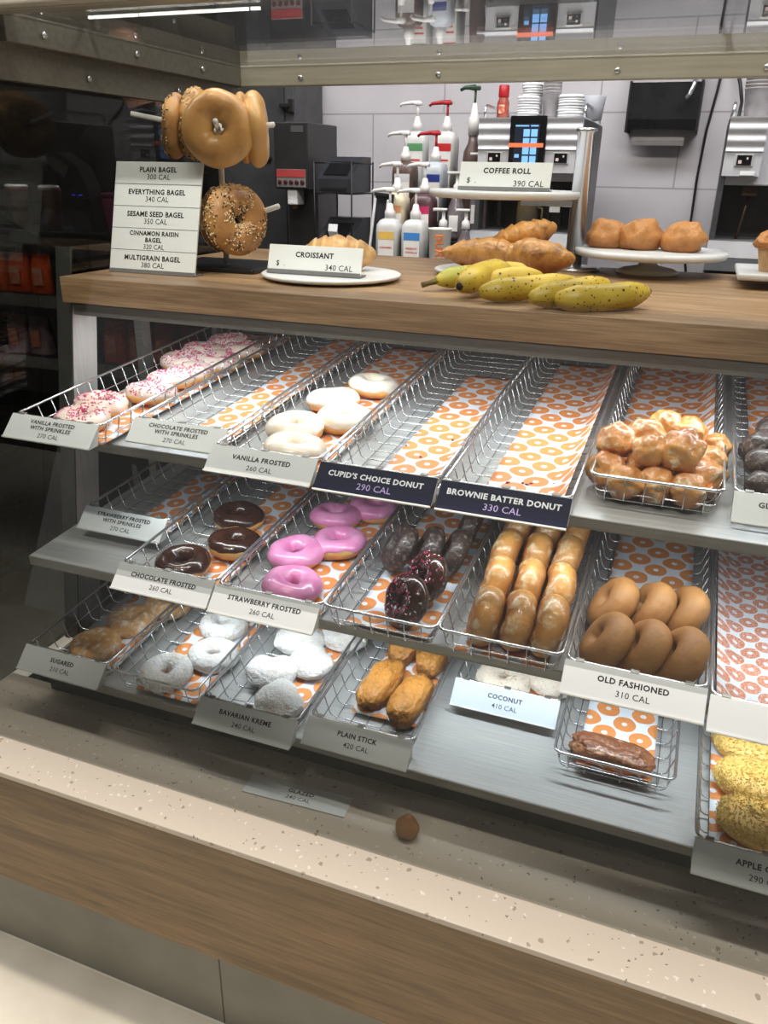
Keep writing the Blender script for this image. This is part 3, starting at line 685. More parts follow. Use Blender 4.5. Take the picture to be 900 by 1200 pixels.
# dark chocolate cake donuts, leaning and stacked
for i, (x, y, z, ax, d) in enumerate(((-0.418, 1.205, 0.046, (-0.75, -0.35, 0.55), 'leftmost of the leaning row'), (-0.368, 1.215, 0.046, (-0.85, -0.25, 0.42), 'middle of the leaning row'),
                                     (-0.322, 1.222, 0.046, (-0.85, -0.2, 0.42), 'right end of the leaning row'), (-0.322, 1.318, 0.046, (-0.9, -0.1, 0.35), 'behind the leaning row at the right rail'))):
    food('dark_cake_donut', ring_mesh('dark_cake_donut', seed=50 + i, mt=CHOCC, R=0.0285, r=0.0165, h=0.0175, floor=1, amp=0.05), (x, y, floor_z('M', y) + z), axis_rot(ax, i), 'dark chocolate cake donut, ' + d, 'donut', 'dark cake donuts on the middle shelf')
for i, (x, y, z, ax, d) in enumerate(((-0.340, 1.128, 0.046, (-0.62, -0.62, 0.48), 'behind the front one'), (-0.352, 1.055, 0.043, (-0.60, -0.66, 0.46), 'front one in the dark donut tray'))):
    o = food('chocolate_sprinkle_donut', ring_mesh('dough', seed=55 + i, mt=CHOCC, R=0.028, r=0.0165, h=0.0175, floor=1), (x, y, floor_z('M', y) + z), axis_rot(ax, i), 'dark chocolate donut with pink and white sprinkles, ' + d, 'donut', 'dark sprinkled donuts')
    put(icing_mesh('icing', seed=55 + i, mt=ICEC, R=0.028, r=0.0165, h=0.0175, low=0.1), 'icing', o)
    q = put(sprinkle_mesh('sprinkles', 120, [SPRP, SPRW, SPRP], seed=55 + i, R=0.028, r=0.0165, h=0.0175, L=0.004, w=0.0007, patchy=0.4), 'sprinkles', o); q['kind'] = 'stuff'
# glazed donuts standing on edge, four rows of three
cols = ['left', 'middle', 'right']; rows = ['front', 'second', 'third', 'rearmost']
GZ = [(-0.222, 1.052), (-0.174, 1.055), (-0.126, 1.058), (-0.228, 1.146), (-0.178, 1.152), (-0.130, 1.155), (-0.236, 1.242), (-0.184, 1.246), (-0.133, 1.250), (-0.236, 1.338), (-0.186, 1.342), (-0.134, 1.345)]
for i, (x, y) in enumerate(GZ):
    food('glazed_donut', ring_mesh('glazed_donut', seed=60 + i, mt=GLAZED, R=0.027, r=0.0215, h=0.0225, floor=1, amp=0.07), (x, y, floor_z('M', y) + 0.0475),
         axis_rot((-0.94 + 0.06 * rnd.uniform(-1, 1), -0.1 + 0.1 * rnd.uniform(-1, 1), 0.22), i), 'glazed donut standing on edge, %s of the %s row' % (cols[i % 3], rows[i // 3]), 'donut', 'upright glazed donuts')
OF = [(-0.040, 1.048, 'left'), (0.012, 1.048, 'middle'), (0.062, 1.046, 'right'), (-0.042, 1.150, 'left'), (0.012, 1.155, 'middle'), (0.060, 1.160, 'right')]
for i, (x, y, d) in enumerate(OF):
    food('old_fashioned_donut', ring_mesh('old_fashioned_donut', seed=80 + i, mt=CAKE, R=0.0275, r=0.0215, h=0.0225, floor=1, amp=0.035), (x, y, floor_z('M', y) + 0.046),
         axis_rot((-0.80, -0.12, 0.55), i), 'plain brown cake donut leaning sideways, %s of the %s row' % (d, 'front' if i < 3 else 'rear'), 'donut', 'plain brown cake donuts')
for i, (x, y, d) in enumerate(((-1.012, 1.072, 'front one touching the sugared label'), (-0.996, 1.166, 'middle one of the sugared column'), (-0.962, 1.245, 'rear one half under the shelf above'))):
    food('sugared_donut', ring_mesh('sugared_donut', seed=90 + i, mt=SUGARD, R=0.0285, r=0.0215, h=0.0195, amp=0.08), (x, y, floor_z('B', y) + 0.0175), (TILT, 0, i), 'sugar dusted tan donut, ' + d, 'donut', 'sugared donuts')
for i, (x, y, d) in enumerate(((-0.829, 1.050, 'front left one'), (-0.772, 1.128, 'middle one at the right rail'), (-0.806, 1.220, 'rear one beneath the chocolate frosted label'))):
    food('powdered_donut', ring_mesh('powdered_donut', seed=95 + i, mt=POWDER, R=0.0305, r=0.0195, h=0.0185, amp=0.10), (x, y, floor_z('B', y) + 0.0165), (TILT, 0, i), 'white powdered ring donut, ' + d, 'donut', 'powdered ring donuts')
def heart(p, d):
    a = math.atan2(d.x, d.y); k = 1 - 0.34 * max(0, math.cos(a)) ** 6
    return Vector((p.x * k, p.y * k, p.z * (1 - 0.2 * max(0, math.cos(a)) ** 6)))
for i, (x, y, rz, d) in enumerate(((-0.640, 1.120, 0.3, 'at the left rail behind the front one'), (-0.584, 1.052, -0.9, 'front one touching the bavarian kreme label'), (-0.580, 1.172, -0.8, 'at the right rail in the middle'),
                                  (-0.632, 1.225, 0.2, 'at the left rail in the rear'), (-0.552, 1.270, -0.5, 'rearmost at the right rail'))):
    food('filled_donut', lump_mesh('filled_donut', 0.050, 0.046, 0.025, 110 + i, POWDER, 0.09, 1.5, 1.0, 5, 0.035, 0.75, heart), (x, y, floor_z('B', y) + 0.0205), (TILT, 0, rz), 'heart shaped powdered filled donut, ' + d, 'donut', 'powdered filled donuts')
for i, (x, y, rz, d) in enumerate(((-0.428, 1.150, -0.12, 'left of the front pair'), (-0.364, 1.130, -0.08, 'right of the front pair'), (-0.432, 1.290, 0.2, 'rear left'), (-0.366, 1.275, 0.1, 'rear right'))):
    food('cake_stick', lump_mesh('cake_stick', 0.030, 0.064, 0.025, 120 + i, STICKC, 0.09, 1.6, 0.72, 5, 0.07, 0.85), (x, y, floor_z('B', y) + 0.022), (TILT, 0, rz), 'golden plain cake stick, ' + d, 'donut', 'golden cake sticks')
for i, (x, y, d) in enumerate(((-0.220, 1.250, 'left one behind the coconut label'), (-0.135, 1.285, 'right one in the coconut tray'))):
    o = food('coconut_donut', ring_mesh('dough', seed=130 + i, mt=COCO, R=0.031, r=0.0205, h=0.019, amp=0.06), (x, y, floor_z('B', y) + 0.018), (TILT, 0, i), 'white coconut coated ring donut, ' + d, 'donut', 'coconut donuts')
    q = put(sprinkle_mesh('coconut_flakes', 520, [COCF], seed=130 + i, R=0.031, r=0.0205, h=0.019, L=0.005, w=0.0007, lo=-0.5, hi=3.4, off=0.0006), 'coconut_flakes', o); q['kind'] = 'stuff'
food('glazed_stick', lump_mesh('glazed_stick', 0.066, 0.027, 0.022, 140, FRIT, 0.10, 2.2, 0.7, 5, 0.05, 0.85), (-0.008, 1.118, floor_z('B', 1.118) + 0.021), (TILT, 0.02, -0.06), 'single brown glazed cake stick alone in its tray on the lowest shelf', 'donut')
for i, (x, y, d) in enumerate(((0.205, 1.215, 'rearmost'), (0.208, 1.130, 'middle'), (0.212, 1.046, 'front'))):
    o = food('crumb_donut', lump_mesh('dough', 0.058, 0.041, 0.024, 150 + i, CRUMBD, 0.05, 1.3, 0.85, 4, 0.0, 0.8), (x, y, floor_z('B', y) + 0.021), (TILT, 0, -0.2), 'donut covered in yellow crumbs, %s of the right end tray' % d, 'donut', 'yellow crumb donuts')
    rr = random.Random(i); m = MB(); me = o.data; vs = [v for v in me.vertices if v.co.z > 0.002 + 0.006 * noise.noise(v.co * 60)]
    for v in vs:
        for _ in range(6):
            p = v.co + Vector((rr.uniform(-1, 1), rr.uniform(-1, 1), rr.uniform(-0.3, 0.6))) * 0.0036; s_ = rr.uniform(0.0010, 0.0021)
            m.add([p + Vector(q) * s_ for q in ((1, 0, 0), (0, 1, 0), (-1, 0, 0), (0, -1, 0), (0, 0, 1), (0, 0, -1))], [[0, 1, 4], [1, 2, 4], [2, 3, 4], [3, 0, 4], [1, 0, 5], [2, 1, 5], [3, 2, 5], [0, 3, 5]])
    q = m.build('crumb_topping', CRUMB, o); q['kind'] = 'stuff'
# donut holes
MU = [((-0.085, 1.222, 0.026), 'front left corner of the heap'), ((-0.052, 1.186, 0.026), 'front row, beside the left corner'), ((-0.008, 1.190, 0.026), 'centre of the front row'), ((0.036, 1.186, 0.026), 'front row right of centre'),
      ((0.062, 1.232, 0.028), 'front right, long and glossy'), ((-0.030, 1.250, 0.028), 'low in the middle of the heap'), ((0.018, 1.262, 0.028), 'low at the back of the heap'), ((-0.022, 1.212, 0.068), 'on top at the centre left'),
      ((0.020, 1.215, 0.072), 'largest, on top at the centre'), ((0.060, 1.280, 0.036), 'at the right rail behind the long one'), ((0.068, 1.345, 0.032), 'at the right rail, farthest back'), ((-0.078, 1.258, 0.062), 'on top at the left rail'),
      ((-0.034, 1.284, 0.066), 'on top, tilted, left of the rear'), ((-0.008, 1.330, 0.066), 'on top at the rear, cut side up'), ((0.030, 1.330, 0.058), 'on top at the rear right'), ((-0.076, 1.312, 0.040), 'rear left against the rail')]
for i, ((x, y, dz), d) in enumerate(MU):
    k = 1.12 if i == 8 else 1.0
    food('donut_hole', lump_mesh('donut_hole', 0.029 * k * (1.25 if i == 4 else 1), 0.027 * k, 0.0265 * k * (1.15 if i == 8 else 1), 160 + i, HOLE, 0.17, 1.6, 0.95, 4, 0.035), (x, y, floor_z('T', y) + dz), (0.3 * rnd.random(), 0.3 * rnd.random(), i), 'glazed golden donut hole, ' + d, 'donut hole', 'glazed donut holes in the heap')
GLC = [((0.142, 1.232, 0.026), 'front one by the label'), ((0.140, 1.272, 0.046), 'second from the front, at the left rail'), ((0.140, 1.330, 0.052), 'third from the front'), ((0.160, 1.400, 0.056), 'rear dark one'), ((0.188, 1.270, 0.040), 'at the frame edge in front'), ((0.165, 1.310, 0.030), 'low between the others'), ((0.190, 1.345, 0.050), 'at the frame edge behind'), ((0.138, 1.385, 0.026), 'low at the left rail')]
for i, ((x, y, dz), d) in enumerate(GLC):
    food('chocolate_donut_hole', lump_mesh('chocolate_donut_hole', 0.028, 0.027, 0.025, 180 + i, CHOCC, 0.12, 1.5, 0.95, 3, 0.03), (x, y, floor_z('T', y) + dz), (0, 0.2, i), 'dark chocolate donut hole, ' + d, 'donut hole', 'dark chocolate donut holes')
food('donut_hole', lump_mesh('donut_hole', 0.020, 0.019, 0.021, 199, CAKE, 0.10, 1.3, 1.0, 3, 0.0, 0.85, lambda p, d: Vector((p.x * (1 - 0.35 * max(0, d.z)), p.y * (1 - 0.35 * max(0, d.z)), p.z * (1.15 if p.z > 0 else 1)))), (-0.3005, 0.945, 0.518), (0, 0, 0), 'brown donut hole fallen onto the stone ledge below the trays', 'donut hole')
# fallen price card on the ledge
t = tag(MB().box((0, 0, 0), (0.19, 0.046, 0.0012), 0.0003).build('price_card', LABELC, None, (-0.508, 0.958, 0.5017), (0, 0, 0.05)), 'pale price card reading glazed, fallen flat on the stone ledge', 'price card')
m = MB(); T0 = Matrix.Translation((0, 0, 0.0008)); text(m, 'GLAZED', 0.005, 0.006, 0.0092, T0, True); m.build('product_lettering', INK, t)
m = MB(); text(m, '240 CAL', 0.005, -0.009, 0.0085, T0, False); m.build('calorie_lettering', INK, t)
# crumbs in the brownie tray: few and countable
for i, (x, y) in enumerate(((-0.240, 1.120), (-0.232, 1.108), (-0.222, 1.114), (-0.215, 1.122), (-0.228, 1.170), (-0.205, 1.176), (-0.198, 1.172), (-0.192, 1.178), (-0.158, 1.19), (-0.36, 1.31), (-0.43, 1.26), (-0.39, 1.22))):
    food('red_crumb', lump_mesh('red_crumb', 0.0042 if i < 8 else 0.0022, 0.0026, 0.002, i, SPRR if i % 3 else ICEC, 0.3, 2, 1, 2), (x, y, floor_z('T', y) + 0.0045), (0, 0, i), 'tiny red or brown crumb on the donut print paper of an empty navy labelled tray', 'crumb', 'crumbs in the navy labelled trays')
# ------------------------------------------------------------------ things on the worktop
WT = 1.3
def plate_stand(name, label, x, y, z, R, th=0.016, base=0.065, sq=False, cat='cake stand'):
    t = thing(name, label, cat, (x, y, WT))
    h = z - WT
    if sq:
        MB().bx(-R, R, -R, R, h - th, h, 0.004).build('plate', PLATE, t)
    else:
        MB().lathe([(R - 0.02, h - th), (R - 0.004, h - th + 0.002), (R, h - th * 0.5), (R - 0.002, h), (R - 0.02, h - 0.001)], 56).build('plate', PLATE, t)
    if base: MB().lathe([(base, 0.0), (base + 0.004, 0.004), (base * 0.85, 0.012), (0.022, 0.018), (0.016, h * 0.55), (0.03, h - th + 0.0004)], 40).build('pedestal', PLATE, t)
    return t
def flat_plate(label, x, y, R, z=WT):
    return tag(MB().lathe([(R * 0.7, 0.0), (R - 0.004, 0.006), (R, 0.011), (R - 0.003, 0.013), (R - 0.014, 0.010)], 56).build('serving_plate', PLATE, None, (x, y, z)), label, 'plate')
flat_plate('round white plate holding the croissant behind its price sign', -0.682, 1.505, 0.140)
flat_plate('round white plate under the croissants behind the bananas', -0.405, 1.735, 0.128)
# chrome stand with the coffee roll plate
t = thing('post_stand', 'chrome post stand holding up the white coffee roll plate', 'stand', (-0.268, 1.93, WT))
MB().lathe([(0.019, 0.0), (0.019, 0.284), (0.023, 0.285), (0.023, 0.292), (0.018, 0.294)], 32).build('post', CHROME, t)
MB().lathe([(0.06, 0.0), (0.062, 0.006), (0.045, 0.008), (0.024, 0.012)], 40).build('base', CHROME, t)
MB().lathe([(0.15, -0.0175), (0.168, -0.016), (0.174, -0.008), (0.172, 0.0), (0.15, -0.001)], 56, T=Matrix.Translation((-0.170, 0, 0.166))).build('plate', PLATE, t)
MB().bx(-0.13, 0.012, -0.012, 0.012, 0.134, 0.148, 0.002).build('arm', CHROME, t)
plate_stand('cake_stand', 'low white cake stand carrying three brown popovers', -0.104, 1.935, 1.352, 0.163)
plate_stand('cake_stand', 'square white cake stand holding a muffin at the right edge of the worktop', 0.19, 1.85, 1.330, 0.115, 0.012, 0.045, True)

def sign(name, label, x0, x1, y, z, h, lean, rows, cat='price sign'):
    """leaning card with a dark foot; rows = (text, relative x, relative y, cap height, bold)"""
    w = x1 - x0
    t = thing(name, label, cat, ((x0 + x1) / 2, y, z))
    T = Matrix.Rotation(-lean, 4, 'X')
    m = MB(); m.box((0, 0, h / 2 + 0.003), (w, 0.004, h), 0.0006, 0, T); m.build('card', WHITEC, t)
    m = MB(); m.bx(-w / 2, w / 2, -0.004, 0.030, 0.0, 0.003, 0.0006); m.box((0, -0.0025, 0.004), (w, 0.0015, 0.007), 0, 0, T); m.build('foot', mat('grey_plastic', (120, 120, 122), 0.4, c2=(112, 112, 114)), t)
    TT = T @ Matrix.Translation((0, -0.0023, 0.003)) @ Matrix.Rotation(PI / 2, 4, 'X')
    m = MB()
    for s, rx, ry, hh, b in rows: text(m, s, rx * w, ry * h, hh, TT, b, 0.9 * w)
    m.build('lettering', INK, t)
    return t, T
rows = []
for i, (a, b) in enumerate((('PLAIN BAGEL', '300 CAL'), ('EVERYTHING BAGEL', '340 CAL'), ('SESAME SEED BAGEL', '350 CAL'), ('CINNAMON RAISIN', '320 CAL'), ('MULTIGRAIN BAGEL', '380 CAL'))):
    yc = 0.90 - 0.2 * i
    if i == 3: rows += [(a, 0, yc + 0.055, 0.0095, True), ('BAGEL', 0, yc - 0.005, 0.0095, True), (b, 0.01, yc - 0.066, 0.0095, False)]
    else: rows += [(a, 0, yc + 0.03, 0.0105, True), (b, 0.01, yc - 0.035, 0.0105, False)]
st, T = sign('price_sign', 'tall white sign listing five bagels at the left end of the worktop', -1.138, -0.933, 1.40, WT, 0.215, math.atan2(0.059, 0.207), rows)
m = MB()
for i in range(1, 5): m.box((0, -0.0021, 0.003 + 0.215 * 0.2 * i), (0.205, 0.0006, 0.0010), 0, 0, T)
m.build('divider_line', mat('grey_line', (120, 122, 124), 0.6), st)
sign('price_sign', 'low white sign reading croissant on the round plate', -0.803, -0.602, 1.462, WT + 0.011, 0.052, 0.30, [('CROISSANT', 0, 0.66, 0.011, True), ('$  .', -0.36, 0.30, 0.012, False), ('340 CAL', 0.27, 0.24, 0.011, False)])
sign('price_sign', 'low white sign reading coffee roll on the raised plate', -0.517, -0.317, 1.815, 1.466, 0.056, 0.30, [('COFFEE ROLL', 0.02, 0.68, 0.012, True), ('$  .', -0.36, 0.30, 0.013, False), ('390 CAL', 0.27, 0.22, 0.0125, False)])

# pastries
def crois_fn(L, R, bend, ridges, seed):
    def f(i, j):
        s_ = (i - 0.5) * 2; a = j * 2 * PI
        prof = max(0.0, 1 - abs(s_) ** 2.2) ** 0.75
        fr = (abs(s_) * ridges) % 1.0
        r = R * (0.10 + 0.90 * prof) * (1 - 0.16 * fr) * (1 + 0.08 * noise.noise(Vector((s_ * 4, math.cos(a) * 2, math.sin(a) * 2 + seed))))
        if i == 0 or i == 1: r = 0.001
        return Vector((s_ * L / 2, bend * s_ * s_ + r * math.cos(a), r * 0.9 * math.sin(a)))
    return f
CROI = dough_mat('croissant_crust', (164, 98, 38), (212, 154, 80), 0.02, 0.045, (124, 68, 24), 0.4, 0.3, 36, 0.5, 0.7, 0.8)
CROL = dough_mat('pale_croissant_crust', (198, 144, 84), (226, 184, 124), 0.012, 0.04, (170, 112, 56), 0.45, 0.1, 30, 0.5, 0.75, 0.5)
def croissant(x, y, z, L, R, bend, rot, label, mt=CROI, seed=1):
    m = MB(); m.grid(crois_fn(L, R, bend, 3.5, seed), 64, 24, False, True)
    return tag(m.build('croissant', mt, None, (x, y, z), rot), label, 'croissant', 'croissants')
croissant(-0.695, 1.56, WT + 0.042, 0.155, 0.044, 0.03, (0, 0, 0.2), 'pale croissant on the round plate behind the croissant sign', CROL, 2)
croissant(-0.420, 1.745, WT + 0.042, 0.185, 0.039, -0.045, (0, 0, -0.12), 'brown croissant at the left of the plate behind the bananas', CROI, 3)
croissant(-0.318, 1.695, WT + 0.045, 0.160, 0.042, 0.035, (0, 0, -0.55), 'brown croissant at the right of the plate behind the bananas', CROI, 4)
croissant(-0.352, 1.775, WT + 0.080, 0.150, 0.034, 0.02, (0, -0.25, 0.45), 'croissant with pale tip lying across the other two', CROI, 5)
m = MB()
def roll_fn(i, j):
    a = i * 2 * PI; r = 0.060 * j ** 0.8
    return Vector((r * math.cos(a), r * math.sin(a), 0.046 * (1 - j ** 5) * (1 + 0.14 * math.cos(r * 300 - a)) + 0.001))
m.grid(roll_fn, 48, 20, True, False)
tag(m.build('coffee_roll', FRIT, None, (-0.435, 1.935, 1.466)), 'reddish brown glazed coffee roll behind the coffee roll sign', 'pastry')
POP = dough_mat('popover_crust', (164, 104, 52), (196, 136, 76), 0.02, 0.05, (140, 82, 36), 0.55, 0.05, 34, 0.52, 0.75, 0.8)
def pop(p, d):
    return Vector((p.x * (1 - 0.22 * max(0, d.z)), p.y * (1 - 0.22 * max(0, d.z)), p.z))
for i, (x, y, d) in enumerate(((-0.202, 1.945, 'left one beside the chrome post'), (-0.126, 1.935, 'middle one on the cake stand'), (-0.036, 1.925, 'right one standing apart on the cake stand'))):
    tag(put(lump_mesh('popover', 0.046 if i != 1 else 0.050, 0.044, 0.036, 210 + i, POP, 0.16, 1.5, 0.9, 4, 0.03, 0.7, pop), 'popover', None, (x, y, 1.352 + 0.0255), (0, 0, i)), 'brown domed popover, ' + d, 'pastry', 'popovers')
t = thing('muffin', 'muffin in a paper cup on the square stand at the right edge', 'muffin', (0.140, 1.81, 1.3302))
m = MB(); prof = []
n = 40; vs = []; fs = []
for k, (r, z) in enumerate(((0.024, 0), (0.034, 0.05))):
    for j in range(n * 2): rr_ = r * (1 + (0.04 if j % 2 else -0.04)); a = PI * j / n; vs.append((rr_ * math.cos(a), rr_ * math.sin(a), z))
for j in range(n * 2): fs.append([j, (j + 1) % (2 * n), 2 * n + (j + 1) % (2 * n), 2 * n + j])
fs.append(list(range(2 * n))[::-1]); m.add(vs, fs, 0, False); m.build('paper_cup', mat('muffin_paper', (206, 176, 136), 0.8, c2=(190, 156, 112), nscale=40), t)
put(lump_mesh('top', 0.041, 0.041, 0.026, 230, POP, 0.12, 2.5, 1, 4, 0.06, 0.4), 'top', t, (0, 0, 0.054))

# bananas
BAN = mat('banana_peel', (226, 192, 66), 0.45, c2=(238, 210, 96), nscale=14, lo=0.35, hi=0.7, bump=0.08, bscale=40)
def banana_mat(name, spots, green=0.0):
    m = bpy.data.materials.new(name); m.use_nodes = True
    nt = m.node_tree; N = nt.nodes; L = nt.links; b = N['Principled BSDF']
    tc = N.new('ShaderNodeTexCoord'); nz = N.new('ShaderNodeTexNoise'); nz.inputs['Scale'].default_value = 18; L.new(tc.outputs['Object'], nz.inputs['Vector'])
    rp = N.new('ShaderNodeValToRGB'); rp.color_ramp.elements[0].position = 0.35; rp.color_ramp.elements[1].position = 0.7
    rp.color_ramp.elements[0].color = lin((196, 166, 52) if not green else (166, 170, 66)); rp.color_ramp.elements[1].color = lin((218, 190, 78)); L.new(nz.outputs[0], rp.inputs[0])
    out = rp.outputs[0]
    for sc, thr, keep in ((110, 0.26, 0.80), (210, 0.28, 0.84)):
        v = N.new('ShaderNodeTexVoronoi'); v.inputs['Scale'].default_value = sc; L.new(tc.outputs['Object'], v.inputs['Vector'])
        s_ = N.new('ShaderNodeSeparateColor'); L.new(v.outputs['Color'], s_.inputs[0])
        f = mathn(nt, 'MULTIPLY', mathn(nt, 'LESS_THAN', v.outputs['Distance'], thr), mathn(nt, 'GREATER_THAN', s_.outputs[0], 1 - (1 - keep) * spots))
        mx = N.new('ShaderNodeMix'); mx.data_type = 'RGBA'; L.new(f, mx.inputs[0]); L.new(out, mx.inputs[6]); mx.inputs[7].default_value = lin((58, 38, 22)); out = mx.outputs[2]
    L.new(out, b.inputs['Base Color']); b.inputs['Roughness'].default_value = 0.42
    return m
BSP, BPL, BGR = banana_mat('spotted_banana', 1.6), banana_mat('plain_banana', 0.5), banana_mat('greenish_banana', 0.4, 1)
STEM = mat('banana_stem', (122, 118, 60), 0.6, c2=(96, 80, 44), nscale=60); TIP = mat('banana_tip', (40, 32, 24), 0.8, c2=(58, 46, 32), nscale=60)
def banana(p0, pm, p1, R, label, mt, stem=0, tip=0):
    """p0 stem end, pm bulge point, p1 blossom end"""
    p0, pm, p1 = Vector(p0), Vector(pm), Vector(p1)
    org = (p0 + p1) / 2; org.z = WT
    c = 2 * pm - (p0 + p1) / 2
    B = lambda t: (p0 * (1 - t) ** 2 + c * 2 * t * (1 - t) + p1 * t * t) - org
    t_ = thing('banana', label, 'banana', org, (0, 0, 0), 'bananas on the worktop')
    K = 28; pts = [B(i / (K - 1)) for i in range(K)]
    rs = [R * (0.34 + 0.66 * min(1, (t / 0.22)) ** 0.7 if t < 0.22 else (1.0 if t < 0.78 else 0.30 + 0.70 * max(0, (1 - (t - 0.78) / 0.22)) ** 0.6)) for t in (i / (K - 1) for i in range(K))]
    m = MB(); m.tube(pts, rs, 15)
    for k in range(len(m.v)):
        i, j = divmod(k, 15); a = j * 2 * PI / 15
        m.v[k] = pts[i] + (m.v[k] - pts[i]) * (1 + 0.05 * math.cos(5 * a))
    m.build('peel', mt, t_)
    d0 = (pts[0] - pts[1]).normalized(); d1 = (pts[-1] - pts[-2]).normalized()
    if stem: MB().tube([pts[0] - d0 * 0.003, pts[0] + d0 * stem * 0.5, pts[0] + d0 * stem], [R * 0.36, R * 0.26, R * 0.30], 8).build('stem', STEM, t_)
    MB().tube([pts[-1] - d1 * 0.002, pts[-1] + d1 * 0.004], [R * 0.36, R * 0.22], 8).build('tip', TIP, t_)
    return t_
banana((-0.442, 1.435, WT + 0.018), (-0.402, 1.475, WT + 0.026), (-0.365, 1.520, WT + 0.024), 0.018, 'greenish banana with a long stem at the left end of the bunch', BGR, 0.028)
banana((-0.330, 1.530, WT + 0.034), (-0.352, 1.430, WT + 0.034), (-0.372, 1.345, WT + 0.023), 0.0225, 'banana pointing its black tip at the viewer, second from the left', BPL)
banana((-0.350, 1.405, WT + 0.018), (-0.316, 1.445, WT + 0.030), (-0.255, 1.475, WT + 0.032), 0.018, 'plain yellow banana behind the long spotted one', BPL)
banana((-0.334, 1.332, WT + 0.018), (-0.268, 1.374, WT + 0.024), (-0.190, 1.442, WT + 0.030), 0.020, 'long spotted banana in the middle of the bunch', BSP)
banana((-0.244, 1.302, WT + 0.018), (-0.190, 1.350, WT + 0.026), (-0.134, 1.418, WT + 0.032), 0.020, 'spotted banana between the long middle one and the front one', BSP)
banana((-0.205, 1.308, WT + 0.019), (-0.135, 1.338, WT + 0.021), (-0.070, 1.408, WT + 0.026), 0.022, 'plump spotted banana at the right front of the bunch', BSP)
banana((-0.375, 1.560, WT + 0.018), (-0.335, 1.550, WT + 0.030), (-0.290, 1.530, WT + 0.026), 0.018, 'yellow banana at the back of the bunch by the croissant plate', BPL)
food('pastry_crumb', lump_mesh('pastry_crumb', 0.005, 0.003, 0.002, 3, DOUGH, 0.2, 2, 1, 2), (-0.075, 1.56, WT + 0.0015), (0, 0, 0), 'tiny pale crumb on the worktop right of the bananas', 'crumb')

# bagel tree
t = thing('bagel_stand', 'white peg stand holding bagels behind the bagel sign', 'stand', (-0.962, 1.57, WT))
MB().lathe([(0.006, 0.01), (0.006, 0.292), (0.004, 0.296)], 16).build('post', mat('peg_metal', (220, 218, 212), 0.35, c2=(210, 208, 202)), t)
MB().bx(-0.12, 0.11, -0.08, 0.09, 0.0, 0.011, 0.004).build('base', mat('black_base', (30, 30, 34), 0.3), t)
PEG = MATS['peg_metal']
PT = [('upper left peg', (-0.168, -0.06, 0.300), 0.270), ('upper front peg', (0.110, -0.190, 0.278), 0.270), ('upper right peg', (0.150, -0.045, 0.280), 0.270), ('lower right peg', (0.150, -0.035, 0.132), 0.088), ('lower left peg', (-0.09, -0.06, 0.11), 0.088)]
for lab, p, z0 in PT:
    o = MB().tube([(0, 0, z0), p], 0.0052, 10).build('peg', PEG, t)
BAG = dough_mat('bagel_crust', (178, 124, 66), (206, 160, 96), 0.0, 0.045, (160, 100, 46), 0.42, 0.25, 22, 0.55, 0.8, 0.15)
BAGD = dough_mat('seeded_bagel_crust', (150, 100, 52), (190, 142, 84), 0.0, 0.045, (120, 76, 38), 0.5, 0.1, 30, 0.5, 0.75, 0.3)
SEED = mat('pale_seed', (236, 216, 172), 0.6, c2=(222, 190, 140)); SEEDD = mat('dark_seed', (48, 40, 34), 0.6, c2=(70, 58, 46))
def fold(th, ph):
    # the plain bagel's overlapped end
    d = math.atan2(math.sin(th - 0.5), math.cos(th - 0.5))
    return Vector((0, 0, 0.010 * math.exp(-(d / 0.35) ** 2) * max(0, math.sin(ph))))
def bagel(loc, ax, R, r, h, mt, label, seeds=None, n=0, spin=0.0, seed=1, extra=None, amp=0.06):
    o = food('bagel', ring_mesh('crust', R, r, h, seed, amp, mt, 64, 28, 1, 1.0, extra), loc, axis_rot(ax, spin), label, 'bagel', 'bagels on the peg stand')
    if n:
        q = put(sprinkle_mesh('seeds', n, seeds, R, r, h, seed, amp, 0.0036, 0.0012, 0.1 if n < 500 else -0.4, 3.0 if n < 500 else 3.5, 0.0004, 0.2), 'seeds', o); q['kind'] = 'stuff'
    return o
bagel((-0.902, 1.470, 1.570), (0.32, -0.92, 0.10), 0.040, 0.030, 0.027, BAG, 'smooth plain bagel facing the viewer at the top of the stand', seed=1, extra=fold, spin=0.6)
bagel((-1.002, 1.545, 1.583), (-0.93, -0.33, 0.12), 0.040, 0.028, 0.024, BAGD, 'seed covered bagel edge on, behind the plain bagel at the left', [SEED, SEEDD, SEED], 520, seed=2)
bagel((-1.040, 1.530, 1.578), (-0.90, -0.40, 0.12), 0.037, 0.026, 0.020, BAGD, 'darker seeded bagel at the far left of the stand', [SEEDD, SEED], 260, seed=3)
bagel((-0.860, 1.545, 1.572), (0.90, 0.42, 0.06), 0.040, 0.030, 0.022, BAG, 'split bagel turned edge on at the right of the stand', seed=4, amp=0.10)
bagel((-0.884, 1.532, 1.572), (0.90, 0.42, 0.06), 0.038, 0.026, 0.014, BAGD, 'inner half bagel pressed against the split one at the right', seed=5, amp=0.12)
bagel((-0.886, 1.490, 1.405), (0.86, -0.46, 0.10), 0.038, 0.030, 0.028, BAGD, 'oat speckled bagel hanging low beside the bagel sign', [SEED, SEED, SEEDD], 700, seed=6)
bagel((-0.952, 1.535, 1.402), (-0.5, -0.85, 0.05), 0.037, 0.027, 0.024, BAGD, 'seeded bagel mostly hidden behind the bagel sign', [SEED], 300, seed=7)
